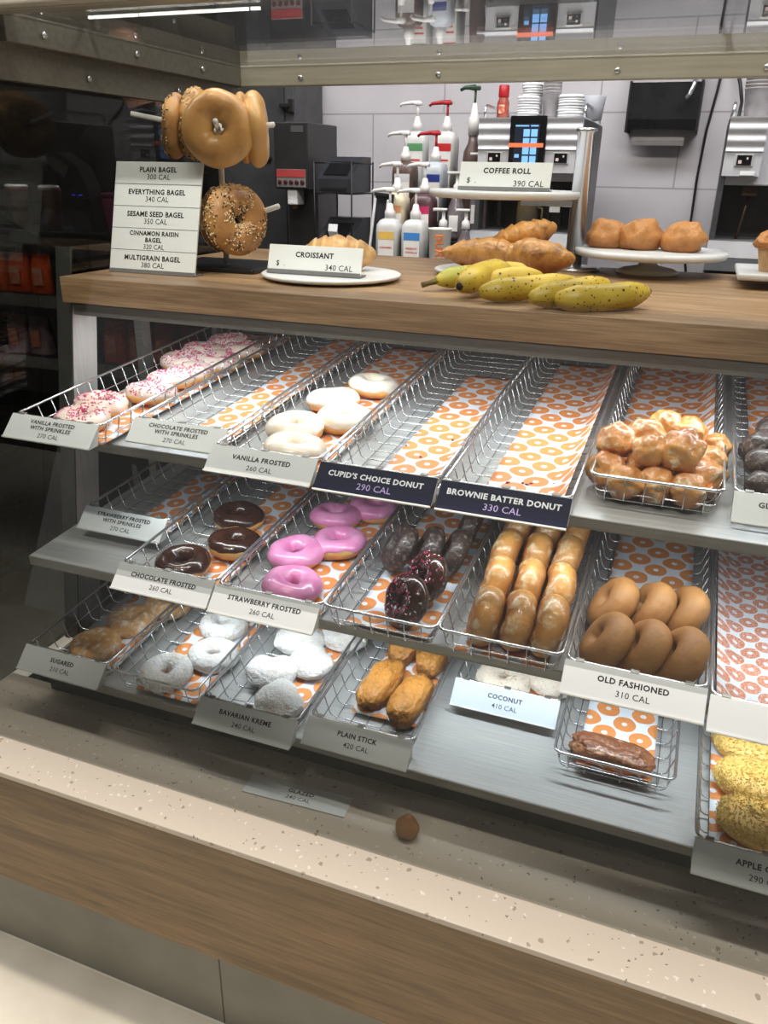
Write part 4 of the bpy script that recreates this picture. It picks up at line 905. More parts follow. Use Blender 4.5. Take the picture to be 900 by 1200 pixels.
# ------------------------------------------------------------------ behind the case: counter and machines
CT = 1.12
m = MB(); m.bx(-1.88, 1.6, 2.64, 3.355, 1.08, CT, 0.003)
t = thing('back_counter', 'staff counter along the tiled wall behind the display case', 'counter', (-0.15, 3.0, 0))
def bp(name, mb, mt): o = mb.build(name, mt, t); o.location = (0.15, -3.0, 0); return o
bp('counter_top', m, mat('grey_counter', (96, 96, 98), 0.35, c2=(86, 86, 88)))
bp('cabinet_body', MB().bx(-1.86, 1.6, 2.68, 3.35, 0.0, 1.08), mat('cabinet_grey', (60, 60, 62), 0.5))
for k in range(5): bp('cabinet_door', MB().bx(-1.86 + k * 0.69, -1.19 + k * 0.69, 2.665, 2.68, 0.10, 1.06, 0.003), mat('cabinet_door', (72, 72, 75), 0.45, c2=(66, 66, 69)))
GREYM = mat('machine_grey', (78, 78, 80), 0.45, c2=(70, 70, 73)); DKM = mat('machine_dark', (38, 37, 38), 0.4, c2=(44, 43, 44)); MSIL = mat('machine_silver', (204, 206, 214), 0.28, 0.15, c2=(212, 214, 220))
LITC = mat('screen_black', (10, 12, 18), 0.12)

t = thing('storage_cabinet', 'tall grey cabinet standing at the left end of the back counter', 'cabinet', (-1.69, 3.345, CT))
MB().bx(-0.16, 0.140, -0.26, 0.0, 0.0, 0.72, 0.004).build('body', GREYM, t)
MB().bx(-0.158, 0.10, -0.272, -0.26, 0.02, 0.68, 0.002).build('door', mat('cabinet_front', (64, 64, 66), 0.4, c2=(58, 58, 60)), t)
m = MB(); m.bx(0.09, 0.135, -0.29, -0.27, 0.60, 0.615, 0.002); m.bx(0.125, 0.145, -0.285, -0.265, 0.585, 0.63, 0.002); m.build('latch', BLACK, t)
m = MB(); m.lathe([(0.012, 0), (0.012, 0.01), (0.009, 0.012)], 16, T=Matrix.Translation((0.03, -0.272, 0.42)) @ Matrix.Rotation(PI / 2, 4, 'X')); m.build('knob', BLACK, t)

t = thing('hot_water_brewer', 'dark brewer with red control strip and white spout beside the grey cabinet', 'brewer', (-1.42, 2.82, CT))
MB().bx(-0.072, 0.062, -0.02, 0.24, 0.316, 0.536, 0.004).build('head', DKM, t)
MB().bx(-0.060, 0.062, 0.06, 0.24, 0.0, 0.316, 0.003).build('column', mat('brewer_steel', (88, 88, 90), 0.35, 0.8, c2=(80, 80, 82)), t)
MB().bx(-0.075, 0.068, -0.03, 0.24, 0.0, 0.02, 0.003).build('drip_tray', DKM, t)
o = MB().bx(-0.062, 0.054, -0.026, -0.020, 0.322, 0.382, 0.001).build('control_panel', mat('panel_grey', (130, 124, 124), 0.4, c2=(122, 118, 118)), t)
MB().bx(-0.061, 0.053, -0.0275, -0.0258, 0.356, 0.381).build('red_strip', mat('red_strip', (176, 66, 66), 0.5, c2=(160, 58, 58)), o)
for k in range(5):
    MB().lathe([(0.008, 0), (0.008, 0.003), (0.005, 0.004)], 16, T=Matrix.Translation((-0.048 + 0.0225 * k, -0.026, 0.339)) @ Matrix.Rotation(PI / 2, 4, 'X')).build('button', mat('dark_button', (70, 24, 26), 0.4), o)
m = MB(); m.bx(-0.028, 0.012, -0.012, 0.05, 0.262, 0.316, 0.004); m.build('spout', WHITEP, t)
MB().bx(-0.014, 0.0, 0.0, 0.02, 0.248, 0.262, 0.002).build('nozzle', mat('brass_nozzle', (150, 116, 70), 0.35, 0.8), t)
MB().bx(-0.002, 0.046, -0.0215, -0.019, 0.503, 0.524).build('badge', mat('badge_grey', (110, 110, 112), 0.35, 0.6), t)

# two label printers on a wire rack
t = thing('wire_rack', 'black two tier wire rack carrying the label printers', 'rack', (-1.243, 2.86, CT))
m = MB()
for x in (-0.072, 0.072):
    for y in (-0.10, 0.10): m.tube([(x, y, 0), (x, y, 0.41)], 0.003, 6)
for z in (0.10, 0.305, 0.405):
    m.tube([(-0.072, -0.10, z), (0.072, -0.10, z), (0.072, 0.10, z), (-0.072, 0.10, z)], 0.003, 6, closed=True)
for z in (0.10, 0.305):
    for k in range(7): m.tube([(-0.072 + 0.024 * k, -0.1, z), (-0.072 + 0.024 * k, 0.1, z)], 0.002, 5)
m.build('frame', BLACK, t)
def printer(z, label, tape):
    t = thing('label_printer', label, 'printer', (-1.243, 2.86, z), (0, 0, 0), 'label printers on the wire rack')
    MB().prism([(-0.095, 0.0), (0.095, 0.0), (0.095, 0.118), (0.02, 0.118), (-0.095, 0.045)], 'x', -0.066, 0.066).build('housing', mat('printer_black', (40, 42, 48), 0.35, c2=(46, 48, 54)), t)
    MB().bx(-0.05, 0.05, -0.098, -0.094, 0.008, 0.016).build('slot', BLACK, t)
    o = MB().prism([(-0.080, 0.056), (-0.012, 0.099), (-0.013, 0.1015), (-0.081, 0.0585)], 'x', -0.045, 0.045).build('window', mat('printer_window', (20, 21, 24), 0.15), t)
    if tape:
        MB().prism([(-0.085, 0.055), (-0.087, 0.053), (-0.10, 0.075), (-0.094, 0.100), (-0.092, 0.099), (-0.097, 0.076)], 'x', -0.02, 0.015).build('paper_tape', WHITEP, t)
printer(CT + 0.309, 'black label printer on the upper tier of the wire rack', False)
printer(CT + 0.104, 'black label printer with a white paper tab on the lower tier', True)

# card holder
t = thing('cup_lid_holder', 'slim black holder with two white rails, left of the syrup jugs', 'holder', (-1.068, 2.72, CT), (0.0, 0, 0))
T = Matrix.Rotation(math.radians(-4), 4, 'X') @ Matrix.Rotation(math.radians(5), 4, 'Y')
m = MB(); m.box((0, 0.03, 0.155), (0.066, 0.06, 0.31), 0.004, 0, T); m.build('body', mat('holder_black', (34, 34, 40), 0.4, c2=(44, 44, 54), nscale=60), t)
for x in (-0.03, 0.018):
    MB().box((x, -0.004, 0.19), (0.009, 0.008, 0.21), 0.002, 0, T).build('rail', WHITEP, t)
MB().box((0, 0.0, 0.308), (0.07, 0.02, 0.012), 0.002, 0, T).build('cap', BLACK, t)

# syrup jugs on a stepped rack
STEP = [(2.70, 1.150), (2.79, 1.230), (2.88, 1.330), (2.98, 1.430)]
t = thing('stepped_rack', 'black stepped rack under the pump jugs', 'rack', (-0.935, 2.62, CT))
m = MB()
for k, (y, z) in enumerate(STEP): m.bx(-0.13, 0.135, y - 0.045 - 2.62, y + 0.045 - 2.62, 0.0, z - CT - 0.004, 0.002)
m.build('steps', BLACK, t)
for k, (y, z) in enumerate(STEP):
    for x in (-0.126, 0.0, 0.131):
        MB().bx(x - 0.004, x + 0.004, y - 0.048 - 2.62, y - 0.044 - 2.62, 0.005, z - CT + 0.075).build('divider', mat('rack_divider', (150, 146, 142), 0.4), t)
JW = mat('clear_jug', (206, 206, 204), 0.25, c2=(196, 196, 194)); JC = mat('cream_jug', (214, 204, 176), 0.3, c2=(206, 194, 166)); JB = mat('brown_jug', (84, 66, 62), 0.3, c2=(96, 78, 72)); JR = mat('berry_jug', (78, 52, 58), 0.3, c2=(88, 60, 66))
JG = mat('blueish_jug', (186, 192, 198), 0.25, c2=(178, 184, 190))
PUMP = mat('pump_white', (222, 220, 218), 0.35, c2=(214, 212, 210)); PUMPR = mat('pump_red', (176, 28, 40), 0.4, c2=(160, 24, 36)); PUMPG = mat('pump_green', (34, 66, 46), 0.4, c2=(30, 58, 40))
LBL = mat('jug_label', (226, 224, 220), 0.5, c2=(220, 218, 214)); LRED = mat('red_lettering', (196, 60, 56), 0.6)
def jug(x, k, body, band, label, pump=PUMP, bh=0.205, words=None, yaw=0.0):
    y, z = STEP[k]
    t = thing('syrup_jug', label, 'jug', (x, y, z), (0, 0, yaw), 'syrup pump jugs')
    m = MB()
    w = 0.041
    sec = [(1.0, 0.0), (1.0, bh * 0.82), (0.96, bh * 0.90), (0.72, bh * 0.97), (0.36, bh)]
    n = 32; vs = []; fs = []
    for sc, zz in sec:
        for j in range(n):
            a = 2 * PI * j / n; c, s_ = math.cos(a), math.sin(a); e = 0.45
            vs.append((w * sc * math.copysign(abs(c) ** e, c), w * sc * math.copysign(abs(s_) ** e, s_), zz))
    for i in range(len(sec) - 1):
        for j in range(n): fs.append([i * n + j, i * n + (j + 1) % n, (i + 1) * n + (j + 1) % n, (i + 1) * n + j])
    fs += [list(range(n))[::-1], [(len(sec) - 1) * n + j for j in range(n)]]
    m.add(vs, fs, 0, True); m.build('body', body, t)
    MB().lathe([(0.018, bh), (0.018, bh + 0.022), (0.013, bh + 0.026), (0.009, bh + 0.045), (0.006, bh + 0.047)], 20).build('collar', PUMP, t)
    m = MB(); m.tube([(0, 0, bh + 0.04), (0, 0, bh + 0.085)], 0.0045, 8); m.box((0, 0, bh + 0.088), (0.030, 0.020, 0.012), 0.004); m.tube([(0.01, 0, bh + 0.090), (-0.02, -0.004, bh + 0.090), (-0.055, -0.010, bh + 0.086), (-0.064, -0.012, bh + 0.078)], [0.008, 0.007, 0.005, 0.0045], 8); m.build('pump', pump, t)
    o = MB().bx(-0.026, 0.030, -w - 0.0012, -w + 0.0005, 0.012, bh * 0.80).build('label', LBL, t)
    MB().bx(-0.026, 0.030, -w - 0.0018, -w - 0.0008, bh * 0.68, bh * 0.80).build('colour_band', band, o)
    if words:
        TT = Matrix.Translation((0.002, -w - 0.0016, 0)) @ Matrix.Rotation(PI / 2, 4, 'X'); m = MB()
        for q, s_ in enumerate(words): text(m, s_, 0, bh * 0.55 - q * 0.012, 0.0075, TT, True, 0.05)
        m.build('lettering', LRED, o)
    else:
        m = MB(); m.bx(-0.018, 0.022, -w - 0.0016, -w - 0.0008, bh * 0.52, bh * 0.55); m.bx(-0.014, 0.018, -w - 0.0016, -w - 0.0008, bh * 0.44, bh * 0.47); m.build('print_line', LRED, o)
bn = lambda n, c: mat(n, c, 0.5)
jug(-1.004, 0, JW, bn('band_yellow', (226, 186, 92)), 'clear jug with yellow banded caramel label, front left of the rack', words=['CARAMEL'])
jug(-0.912, 0, JW, bn('band_blue', (64, 130, 200)), 'clear jug with blue banded french vanilla label, front right of the rack', words=['FRENCH', 'VANILLA'])
jug(-1.012, 1, JC, bn('band_tan', (206, 150, 100)), 'cream coloured jug behind the caramel one')
jug(-0.912, 1, JR, bn('band_pink', (190, 44, 96)), 'dark berry jug with pink banded label behind the french vanilla one')
jug(-1.016, 2, JB, bn('band_white', (214, 214, 216)), 'brown jug on the third step at the left')
jug(-0.906, 2, JG, bn('band_navy', (40, 50, 130)), 'bluish jug with navy band and red pump on the third step', PUMPR)
jug(-1.010, 3, JW, bn('band_green', (90, 150, 100)), 'clear jug with a green banded label, rearmost at the left', yaw=0.1)
jug(-0.900, 3, JW, bn('band_red', (190, 40, 44)), 'jug with red band and red pump, rearmost at the right', PUMPR)
# sauce bottle with green pump
t = thing('sauce_bottle', 'tall brown bottle with a dark green pump beside the coffee machine', 'bottle', (-0.795, 2.95, CT))
MB().lathe([(0.034, 0), (0.034, 0.40), (0.030, 0.45), (0.017, 0.475), (0.015, 0.50)], 24).build('body', JB, t)
MB().lathe([(0.018, 0.50), (0.020, 0.555), (0.014, 0.56), (0.007, 0.60)], 20).build('collar', PUMP, t)
m = MB(); m.tube([(0, 0, 0.58), (0, 0, 0.64)], 0.004, 8); m.box((0, 0, 0.645), (0.034, 0.022, 0.014), 0.004); m.tube([(0, 0, 0.648), (-0.035, -0.01, 0.646), (-0.05, -0.012, 0.638)], [0.009, 0.006, 0.005], 8); m.build('pump', PUMPG, t)
# small glass pump bottles
CLG = mat('bottle_glass', (120, 112, 116), 0.08, c2=(96, 88, 92), spec=0.8)
for i, (x, y, z, h, d) in enumerate(((-0.820, 2.72, 1.19, 0.15, 'left one below the coffee roll plate'), (-0.742, 2.72, 1.19, 0.15, 'right one below the coffee roll plate'), (-0.800, 2.80, 1.29, 0.16, 'upper left one beside the coffee roll sign'), (-0.735, 2.84, 1.31, 0.19, 'upper right one beside the coffee machine'))):
    t = thing('flavour_bottle', 'small glass pump bottle with white pump, ' + d, 'bottle', (x, y, z), (0, 0, 0), 'glass flavour bottles')
    MB().lathe([(0.030, 0), (0.031, 0.01), (0.031, h * 0.5), (0.026, h * 0.66), (0.013, h * 0.86), (0.012, h * 0.92)], 24).build('body', CLG, t)
    m = MB(); m.lathe([(0.013, h * 0.92), (0.015, h * 0.93), (0.013, h * 1.08), (0.006, h * 1.12), (0.006, h * 1.28), (0.012, h * 1.29), (0.012, h * 1.34)], 16); m.tube([(0, 0, h * 1.31), (-0.035, -0.008, h * 1.31)], 0.005, 8); m.build('pump', PUMP, t)
    o = MB().bx(-0.016, 0.016, -0.0325, -0.029, h * 0.16, h * 0.48, 0.001).build('label', LBL, t)
t = thing('bottle_caddy', 'black wire caddy holding the small glass pump bottles', 'rack', (-0.78, 2.76, CT))
m = MB(); m.bx(-0.08, 0.08, -0.075, 0.0, 0.0, 0.066, 0.003); m.bx(-0.08, 0.08, 0.0, 0.12, 0.0, 0.166, 0.003); m.build('steps', BLACK, t)
m = MB(); m.tube([(-0.078, -0.075, 0.066), (-0.078, -0.075, 0.11), (0.078, -0.075, 0.11), (0.078, -0.075, 0.066)], 0.003, 6); m.build('rail', BLACK, t)
# paper cup
t = thing('paper_cup', 'white paper cup with orange lettering in front of the pump bottles', 'cup', (-0.793, 2.60, CT))
MB().lathe([(0.0255, 0.0), (0.0265, 0.002), (0.0365, 0.210), (0.0385, 0.212), (0.0385, 0.216), (0.0355, 0.216), (0.0345, 0.19)], 40).build('body', mat('cup_white', (232, 228, 222), 0.5, c2=(226, 222, 216)), t)
OR = mat('orange_ink', (232, 116, 40), 0.5); m = MB()
vs, fs, w, hh = text_mesh('DUNKIN', True)
k = 0.122 / w
for f in [0]:
    P = []
    for v in vs:
        zz = 0.137 - v.x * k; hgt = v.y * k * 1.15; r = 0.0265 + (0.010) * zz / 0.21 + 0.0018; a = -PI / 2 + hgt / r + 0.24
        P.append((r * math.cos(a), r * math.sin(a), zz))
    m.add(P, fs)
m.build('lettering', OR, t)

# coffee machines
def coffee_machine(x0, name_label, full):
    """x0 = left edge of the front"""
    t = thing('coffee_machine', name_label, 'coffee machine', (x0 + 0.165, 2.76, CT), (0, 0, 0), 'silver coffee machines')
    w = 0.165
    # ribbed head front: an outline swept across the width
    prof = []
    for i in range(41):
        z = 0.385 + 0.158 * i / 40; u = (z - 0.385) / 0.158
        rib = 0.006 * (0.5 + 0.5 * math.cos((u - 0.40) * 2 * PI * 5)) if u > 0.42 else 0.0
        prof.append((-0.008 - rib - 0.010 * u, z))
    def head(xa, xb, nm):
        m = MB(); m.prism(prof + [(0.10, 0.545), (0.10, 0.383)], 'x', xa, xb); o = m.build(nm, MSIL, t); return o
    hl = head(-w, -w + 0.102, 'front_panel')
    hr = head(w - 0.112, w - 0.002, 'front_panel')
    MB().bx(-w, w, 0.02, 0.42, 0.36, 0.545, 0.004).build('head', MSIL, t)
    MB().bx(w - 0.012, w + 0.004, 0.0, 0.42, 0.0, 0.54, 0.003).build('side_panel', mat('machine_side', (88, 90, 94), 0.35, 0.5, c2=(80, 82, 86)), t)
    MB().bx(-w - 0.004, -w + 0.012, 0.0, 0.42, 0.0, 0.54, 0.003).build('side_panel', MATS['machine_side'], t)
    MB().bx(-w, w, 0.20, 0.42, 0.10, 0.36).build('back_wall', mat('machine_inner', (74, 74, 76), 0.4, 0.5, c2=(66, 66, 68)), t)
    m = MB(); m.prism([(-0.05, 0.12), (-0.055, 0.16), (-0.035, 0.205), (0.20, 0.205), (0.20, 0.12)], 'x', -w - 0.006, w + 0.006); m.build('base_tray', mat('tray_silver', (122, 124, 130), 0.3, 0.2, c2=(130, 132, 138)), t)
    MB().bx(-w, w, -0.02, 0.40, 0.0, 0.12, 0.003).build('base', DKM, t)
    for xs, par in ((-w + 0.055, hl), (w - 0.062, hr)):
        MB().bx(xs - 0.026, xs + 0.026, -0.0135, -0.006, 0.410, 0.446, 0.003).build('display_bezel', mat('bezel_silver', (206, 208, 212), 0.3, 0.3, c2=(200, 202, 206)), par)
        MB().bx(xs - 0.020, xs + 0.020, -0.0150, -0.0130, 0.4145, 0.4415).build('small_display', LITC, par)
        m = MB(); m.bx(xs - 0.015, xs - 0.006, -0.0156, -0.0149, 0.419, 0.428); m.bx(xs + 0.006, xs + 0.011, -0.0156, -0.0149, 0.430, 0.436); m.build('display_icon', mat('icon_glow', (190, 170, 170), 0.5, emit=0.5), par)
    if full:
        sc = MB().bx(-w + 0.103, w - 0.113, -0.024, 0.03, 0.385, 0.548, 0.003).build('touch_screen', LITC, t)
        BLU = mat('button_glow', (120, 176, 240), 0.5, emit=0.75); GLW = mat('dim_glow', (60, 76, 104), 0.5, emit=0.35); ORG = mat('orange_glow', (236, 110, 70), 0.5, emit=0.75)
        x1 = -w + 0.103
        MB().bx(x1 + 0.016, x1 + 0.094, -0.0248, -0.0239, 0.397, 0.525).build('display', mat('display_dark', (30, 36, 50), 0.3, emit=0.25), sc)
        for r in range(4):
            for c in range(2):
                MB().bx(x1 + 0.044 + 0.024 * c, x1 + 0.064 + 0.024 * c, -0.0256, -0.0247, 0.412 + 0.0255 * r, 0.433 + 0.0255 * r).build('screen_button', BLU, sc)
        MB().bx(x1 + 0.0, x1 + 0.109, -0.0262, -0.0255, 0.458, 0.470).build('screen_stripe', ORG, sc)
        m = MB(); m.bx(x1 + 0.02, x1 + 0.034, -0.0256, -0.0247, 0.428, 0.438); m.bx(x1 + 0.018, x1 + 0.060, -0.0256, -0.0247, 0.517, 0.521); m.bx(x1 + 0.066, x1 + 0.09, -0.0256, -0.0247, 0.517, 0.521); m.build('screen_icon', BLU, sc)
        # jug and spout in the bay
        m = MB(); m.lathe([(0.035, 0.206), (0.038, 0.21), (0.036, 0.29), (0.033, 0.296)], 24, T=Matrix.Translation((-0.01, 0.10, 0))); m.tube([(0.024, 0.08, 0.28), (0.045, 0.07, 0.275), (0.045, 0.07, 0.235), (0.026, 0.08, 0.225)], 0.004, 6); m.build('milk_jug', mat('smoked_jug', (92, 86, 76), 0.12, c2=(110, 96, 66), nscale=12), t)
        MB().bx(-0.065, 0.052, 0.185, 0.200, 0.20, 0.345, 0.002).build('bay_plate', mat('bay_plate', (98, 98, 98), 0.35, 0.6, c2=(90, 90, 90)), t)
        for x in (-0.115, 0.09): MB().bx(x, x + 0.014, 0.10, 0.13, 0.22, 0.36, 0.002).build('spout', BLACK, t)
        for x, z in ((0.098, 0.30), (0.088, 0.275)): MB().box((x, 0.055, z), (0.034, 0.003, 0.018), 0.0005).build('sticker', WHITEP, t)
    else:
        m = MB(); m.bx(-0.10, -0.055, 0.05, 0.10, 0.33, 0.37, 0.004); m.tube([(-0.075, 0.09, 0.34), (-0.085, 0.09, 0.25), (-0.092, 0.09, 0.205)], 0.005, 8); m.build('spout', mat('brown_spout', (62, 40, 32), 0.4, c2=(70, 46, 36)), t)
        MB().bx(-w + 0.05, -w + 0.09, -0.012, -0.006, 0.387, 0.398, 0.001).build('sticker', WHITEP, t)
    # grab rails on the roof
    for x in (w - 0.006, -w + 0.006):
        m = MB(); m.tube([(x, 0.03, 0.54), (x, 0.03, 0.573), (x, 0.05, 0.582), (x, 0.36, 0.582), (x, 0.38, 0.573), (x, 0.38, 0.54)], 0.005, 8); m.build('roof_rail', CHROME, t)
    return t
coffee_machine(-0.722, 'silver coffee machine with a lit touch screen behind the coffee roll plate', True)
coffee_machine(0.024, 'silver coffee machine cut off by the right edge of the photo', False)
TOP = CT + 0.546
def stack(x, y, r, n, h, label, name='cup_lid', cat='lid'):
    rr = random.Random(int(abs(x) * 1000))
    for k in range(n):
        o = MB().lathe([(r * 0.90, 0.0), (r, 0.0008), (r, h * 0.45), (r * 0.93, h * 0.55), (r * 0.90, h * 1.05)], 28).build(name, WHITEP, None, (x + rr.uniform(-0.0015, 0.0015), y + rr.uniform(-0.0015, 0.0015), TOP + k * h))
        tag(o, label, cat, label)
stack(-0.600, 2.90, 0.037, 9, 0.0076, 'white cup lid in the shorter front stack on the coffee machine')
stack(-0.607, 2.99, 0.037, 15, 0.0076, 'white cup lid in the taller rear stack on the coffee machine')
stack(-0.462, 2.90, 0.042, 9, 0.0078, 'white cup lid in the wide right stack on the coffee machine')
t = thing('shaker_bottle', 'red capped shaker bottle on top of the coffee machine', 'bottle', (-0.685, 2.90, TOP))
MB().lathe([(0.019, 0), (0.020, 0.004), (0.020, 0.05), (0.015, 0.062), (0.015, 0.066)], 20).build('body', mat('red_bottle', (150, 60, 52), 0.25, c2=(176, 96, 80), nscale=30), t)
MB().lathe([(0.0165, 0.066), (0.0175, 0.068), (0.0175, 0.10), (0.014, 0.102)], 20).build('cap', PUMPR, t)
MB().box((0, -0.0198, 0.03), (0.020, 0.002, 0.026), 0.0005).build('label', mat('cream_label', (220, 196, 160), 0.5, c2=(200, 90, 70), nscale=60), t)
CLEARC = mat('clear_cup_plastic', (150, 146, 146), 0.12, c2=(168, 164, 164), nscale=30)
for x, y, r, n, lab in ((-0.532, 2.93, 0.030, 7, 'clear plastic cup in the stack between the lid piles'), (0.100, 2.93, 0.048, 8, 'clear plastic cup in the tall stack on the right coffee machine')):
    for k in range(n):
        o = MB().lathe([(r * 0.78, 0.0), (r * 0.80, 0.002), (r, 0.080), (r * 1.04, 0.081), (r * 1.04, 0.084), (r * 0.97, 0.084), (r * 0.80, 0.01)], 28).build('plastic_cup', CLEARC if k < n - 2 else mat('brown_cup_plastic', (84, 56, 48), 0.15, c2=(96, 66, 56)) if x > 0 else CLEARC, None, (x, y, TOP + 0.0095 * k))
        tag(o, lab, 'cup', lab)
tag(MB().lathe([(0.028, 0), (0.030, 0.002), (0.038, 0.07), (0.036, 0.072)], 28).build('plastic_bowl', mat('frosted_bowl', (176, 178, 186), 0.3, c2=(168, 170, 178)), None, (-0.745 + 0.345, 2.97, TOP)), 'frosted plastic tub on the right rear corner of the coffee machine', 'tub')

# towel dispenser, cable
t = thing('towel_dispenser', 'black and grey paper towel dispenser on the tiled wall', 'dispenser', (-0.20, 3.36, 1.655))
MB().prism([(-0.0, 0.0), (-0.115, 0.0), (-0.125, 0.03), (-0.12, 0.145), (0.0, 0.165)], 'x', -0.115, 0.122).build('cover', mat('dispenser_black', (26, 27, 30), 0.2, c2=(32, 33, 37)), t)
MB().prism([(0.0, 0.165), (-0.12, 0.145), (-0.112, 0.19), (-0.06, 0.24), (0.0, 0.24)], 'x', -0.108, 0.115).build('top_cover', mat('dispenser_grey', (164, 160, 160), 0.35, c2=(158, 154, 154)), t)
for x in (-0.119, 0.118): MB().bx(x, x + 0.008, -0.127, 0.0, -0.012, 0.15, 0.002).build('side_cap', BLACK, t)
m = MB(); m.prism([(-0.07, 0.0), (-0.072, -0.035), (-0.066, -0.052), (-0.064, -0.035), (-0.066, 0.0)], 'x', -0.095, 0.085); m.build('paper_towel', mat('towel_white', (206, 202, 204), 0.8, c2=(198, 194, 196)), t)
m = MB(); m.bx(-0.10, -0.04, -0.1195, -0.117, 0.158, 0.163); m.build('print_line', BLACK, t)
m = MB(); m.tube([(-0.005, 3.35, 2.2), (-0.025, 3.35, 1.85), (-0.030, 3.348, 1.78), (-0.045, 3.35, 1.66), (-0.052, 3.35, 1.50), (-0.050, 3.35, 1.36), (-0.05, 3.35, 1.22), (-0.03, 3.33, 1.124)], 0.0045, 8)
tag(m.build('power_cable', BLACK), 'black cable hanging down the tiled wall right of the towel dispenser', 'cable')
m = MB(); m.tube([(-0.06, 3.35, 2.0), (0.0, 3.34, 1.90), (0.04, 3.33, 1.80), (0.055, 3.30, 1.74), (0.05, 3.19, 1.668)], 0.006, 8)
tag(m.build('power_cable', BLACK), 'thick black cable curving behind the right coffee machine', 'cable')
t = thing('wall_tap', 'small chrome hook hanging in front of the towel dispenser', 'hook', (-0.105, 3.2, 1.79))
MB().tube([(0, 0.16, 0.02), (0, 0.02, 0.02), (0, 0, 0.0), (-0.01, 0, -0.03), (-0.02, 0, -0.045)], 0.007, 8).build('hook', CHROME, t)
MB().lathe([(0.016, 0), (0.016, 0.006), (0.01, 0.008)], 16, T=Matrix.Translation((0, 0.16, 0.02)) @ Matrix.Rotation(PI / 2, 4, 'X')).build('flange', CHROME, t)

# ------------------------------------------------------------------ dark shelving at the left, seen through the side glass
t = thing('shelf_unit', 'black shelving unit standing left of the display case', 'shelf', (-2.1, 2.12, 0))
for z in (0.72, 0.92, 1.115, 1.30): MB().bx(-0.75, 0.82, -0.14, 0.10, z, z + 0.018, 0.002).build('board', BLACK, t)
for x in (-0.74, 0.27, 0.80): MB().bx(x, x + 0.025, -0.138, 0.098, 0.0, 1.30, 0.002).build('upright', BLACK, t)
for z in (0.90, 1.095): MB().bx(-0.70, 0.79, -0.146, -0.141, z, z + 0.035).build('price_rail', mat('price_rail', (120, 120, 120), 0.5, c2=(104, 104, 104), nscale=9), t)
BGO = mat('orange_bag', (206, 84, 36), 0.4, c2=(190, 72, 30), nscale=12, bump=0.4, bscale=18); BGP = mat('pink_bag', (120, 84, 96), 0.45, c2=(170, 150, 158), nscale=20, bump=0.4, bscale=18)
def bag(x, z, mt, label, h=0.115):
    t = thing('coffee_bag', label, 'bag', (x, 2.03, z), (0, 0, 0), 'bags on the dark shelves')
    def f(i, j):
        a = i * 2 * PI; v = j
        w = 0.041 * (1 - 0.08 * v); d = 0.026 * (1 - v ** 3 * 0.92) + 0.001
        c, s_ = math.cos(a), math.sin(a)
        return Vector((w * math.copysign(abs(c) ** 0.5, c), d * math.copysign(abs(s_) ** 0.6, s_), h * v + 0.002 * noise.noise(Vector((x * 9, a, v * 3)))))
    m = MB(); m.grid(f, 24, 12, True, False); m.build('pouch', mt, t)
    MB().bx(-0.018, 0.018, -0.030, -0.0265, h * 0.2, h * 0.66).build('label', mat('bag_label', (190, 150, 130), 0.5, c2=(200, 110, 80), nscale=40), t)
pos = {0: 'leftmost', 1: 'second from the left', 2: 'third from the left'}
for i, x in enumerate((-2.085, -1.993, -1.903)): bag(x, 1.133, BGO, 'orange bag on the upper dark shelf outside the case, ' + pos[i])
for i, x in enumerate((-2.04, -1.95)): bag(x, 0.938, BGP, 'pinkish bag on the lower dark shelf outside the case, ' + ('left' if i == 0 else 'right'))
for i, x in enumerate((-1.655, -1.562, -1.47, -1.378)): bag(x, 0.938, BGO, 'orange bag seen through the case behind the sprinkled donuts, ' + ('leftmost', 'second', 'third', 'rightmost')[i], 0.125)
CPW = mat('dull_cup', (150, 132, 122), 0.5, c2=(160, 76, 60), nscale=16)
for i, (x, lab) in enumerate(((-1.962, 'leftmost at the picture edge'), (-1.835, 'beside the dark terminal'))):
    t = thing('paper_cup', 'dim red and white cup on top of the dark shelving, ' + lab, 'cup', (x, 2.03, 1.3182), (0, 0, 0), 'cups on the dark shelving')
    MB().lathe([(0.022, 0), (0.031, 0.112), (0.033, 0.113), (0.033, 0.118), (0.030, 0.118)], 28).build('body', CPW, t)
    MB().lathe([(0.0335, 0.1185), (0.0335, 0.124), (0.028, 0.128)], 28).build('lid', WHITEP, t)
t = thing('snack_box', 'plum coloured box at the right end of the dark shelving', 'box', (-1.612, 2.05, 1.3182))
MB().bx(-0.033, 0.033, -0.03, 0.03, 0, 0.112, 0.002).build('carton', mat('plum_card', (112, 50, 76), 0.5, c2=(104, 44, 70)), t)
MB().bx(-0.0335, 0.0335, -0.031, 0.031, 0.0995, 0.103).build('lid_edge', BLACK, t)
t = thing('card_terminal', 'dark curved card terminal with two blue lights on the shelving', 'terminal', (-1.72, 2.0, 1.3182))
MB().prism([(-0.10, 0.182), (-0.07, 0.214), (-0.02, 0.218), (0.04, 0.185), (0.07, 0.13), (0.092, 0.0), (0.012, 0.0), (-0.015, 0.11), (-0.06, 0.17)], 'y', -0.03, 0.03).build('housing', mat('terminal_black', (30, 29, 30), 0.3, c2=(36, 35, 36)), t)
MB().prism([(-0.07, 0.196), (-0.03, 0.205), (0.02, 0.18), (0.0, 0.15)], 'y', -0.033, -0.0305).build('screen', mat('terminal_screen', (70, 66, 64), 0.15), t)
for x in (0.018, 0.040): MB().bx(x, x + 0.012, -0.033, -0.0305, 0.104, 0.107).build('status_light', mat('blue_light', (70, 70, 255), 0.5, emit=1.5), t)
MB().bx(-0.02, 0.11, -0.045, 0.045, -0.0, 0.006, 0.002).build('foot', BLACK, t)

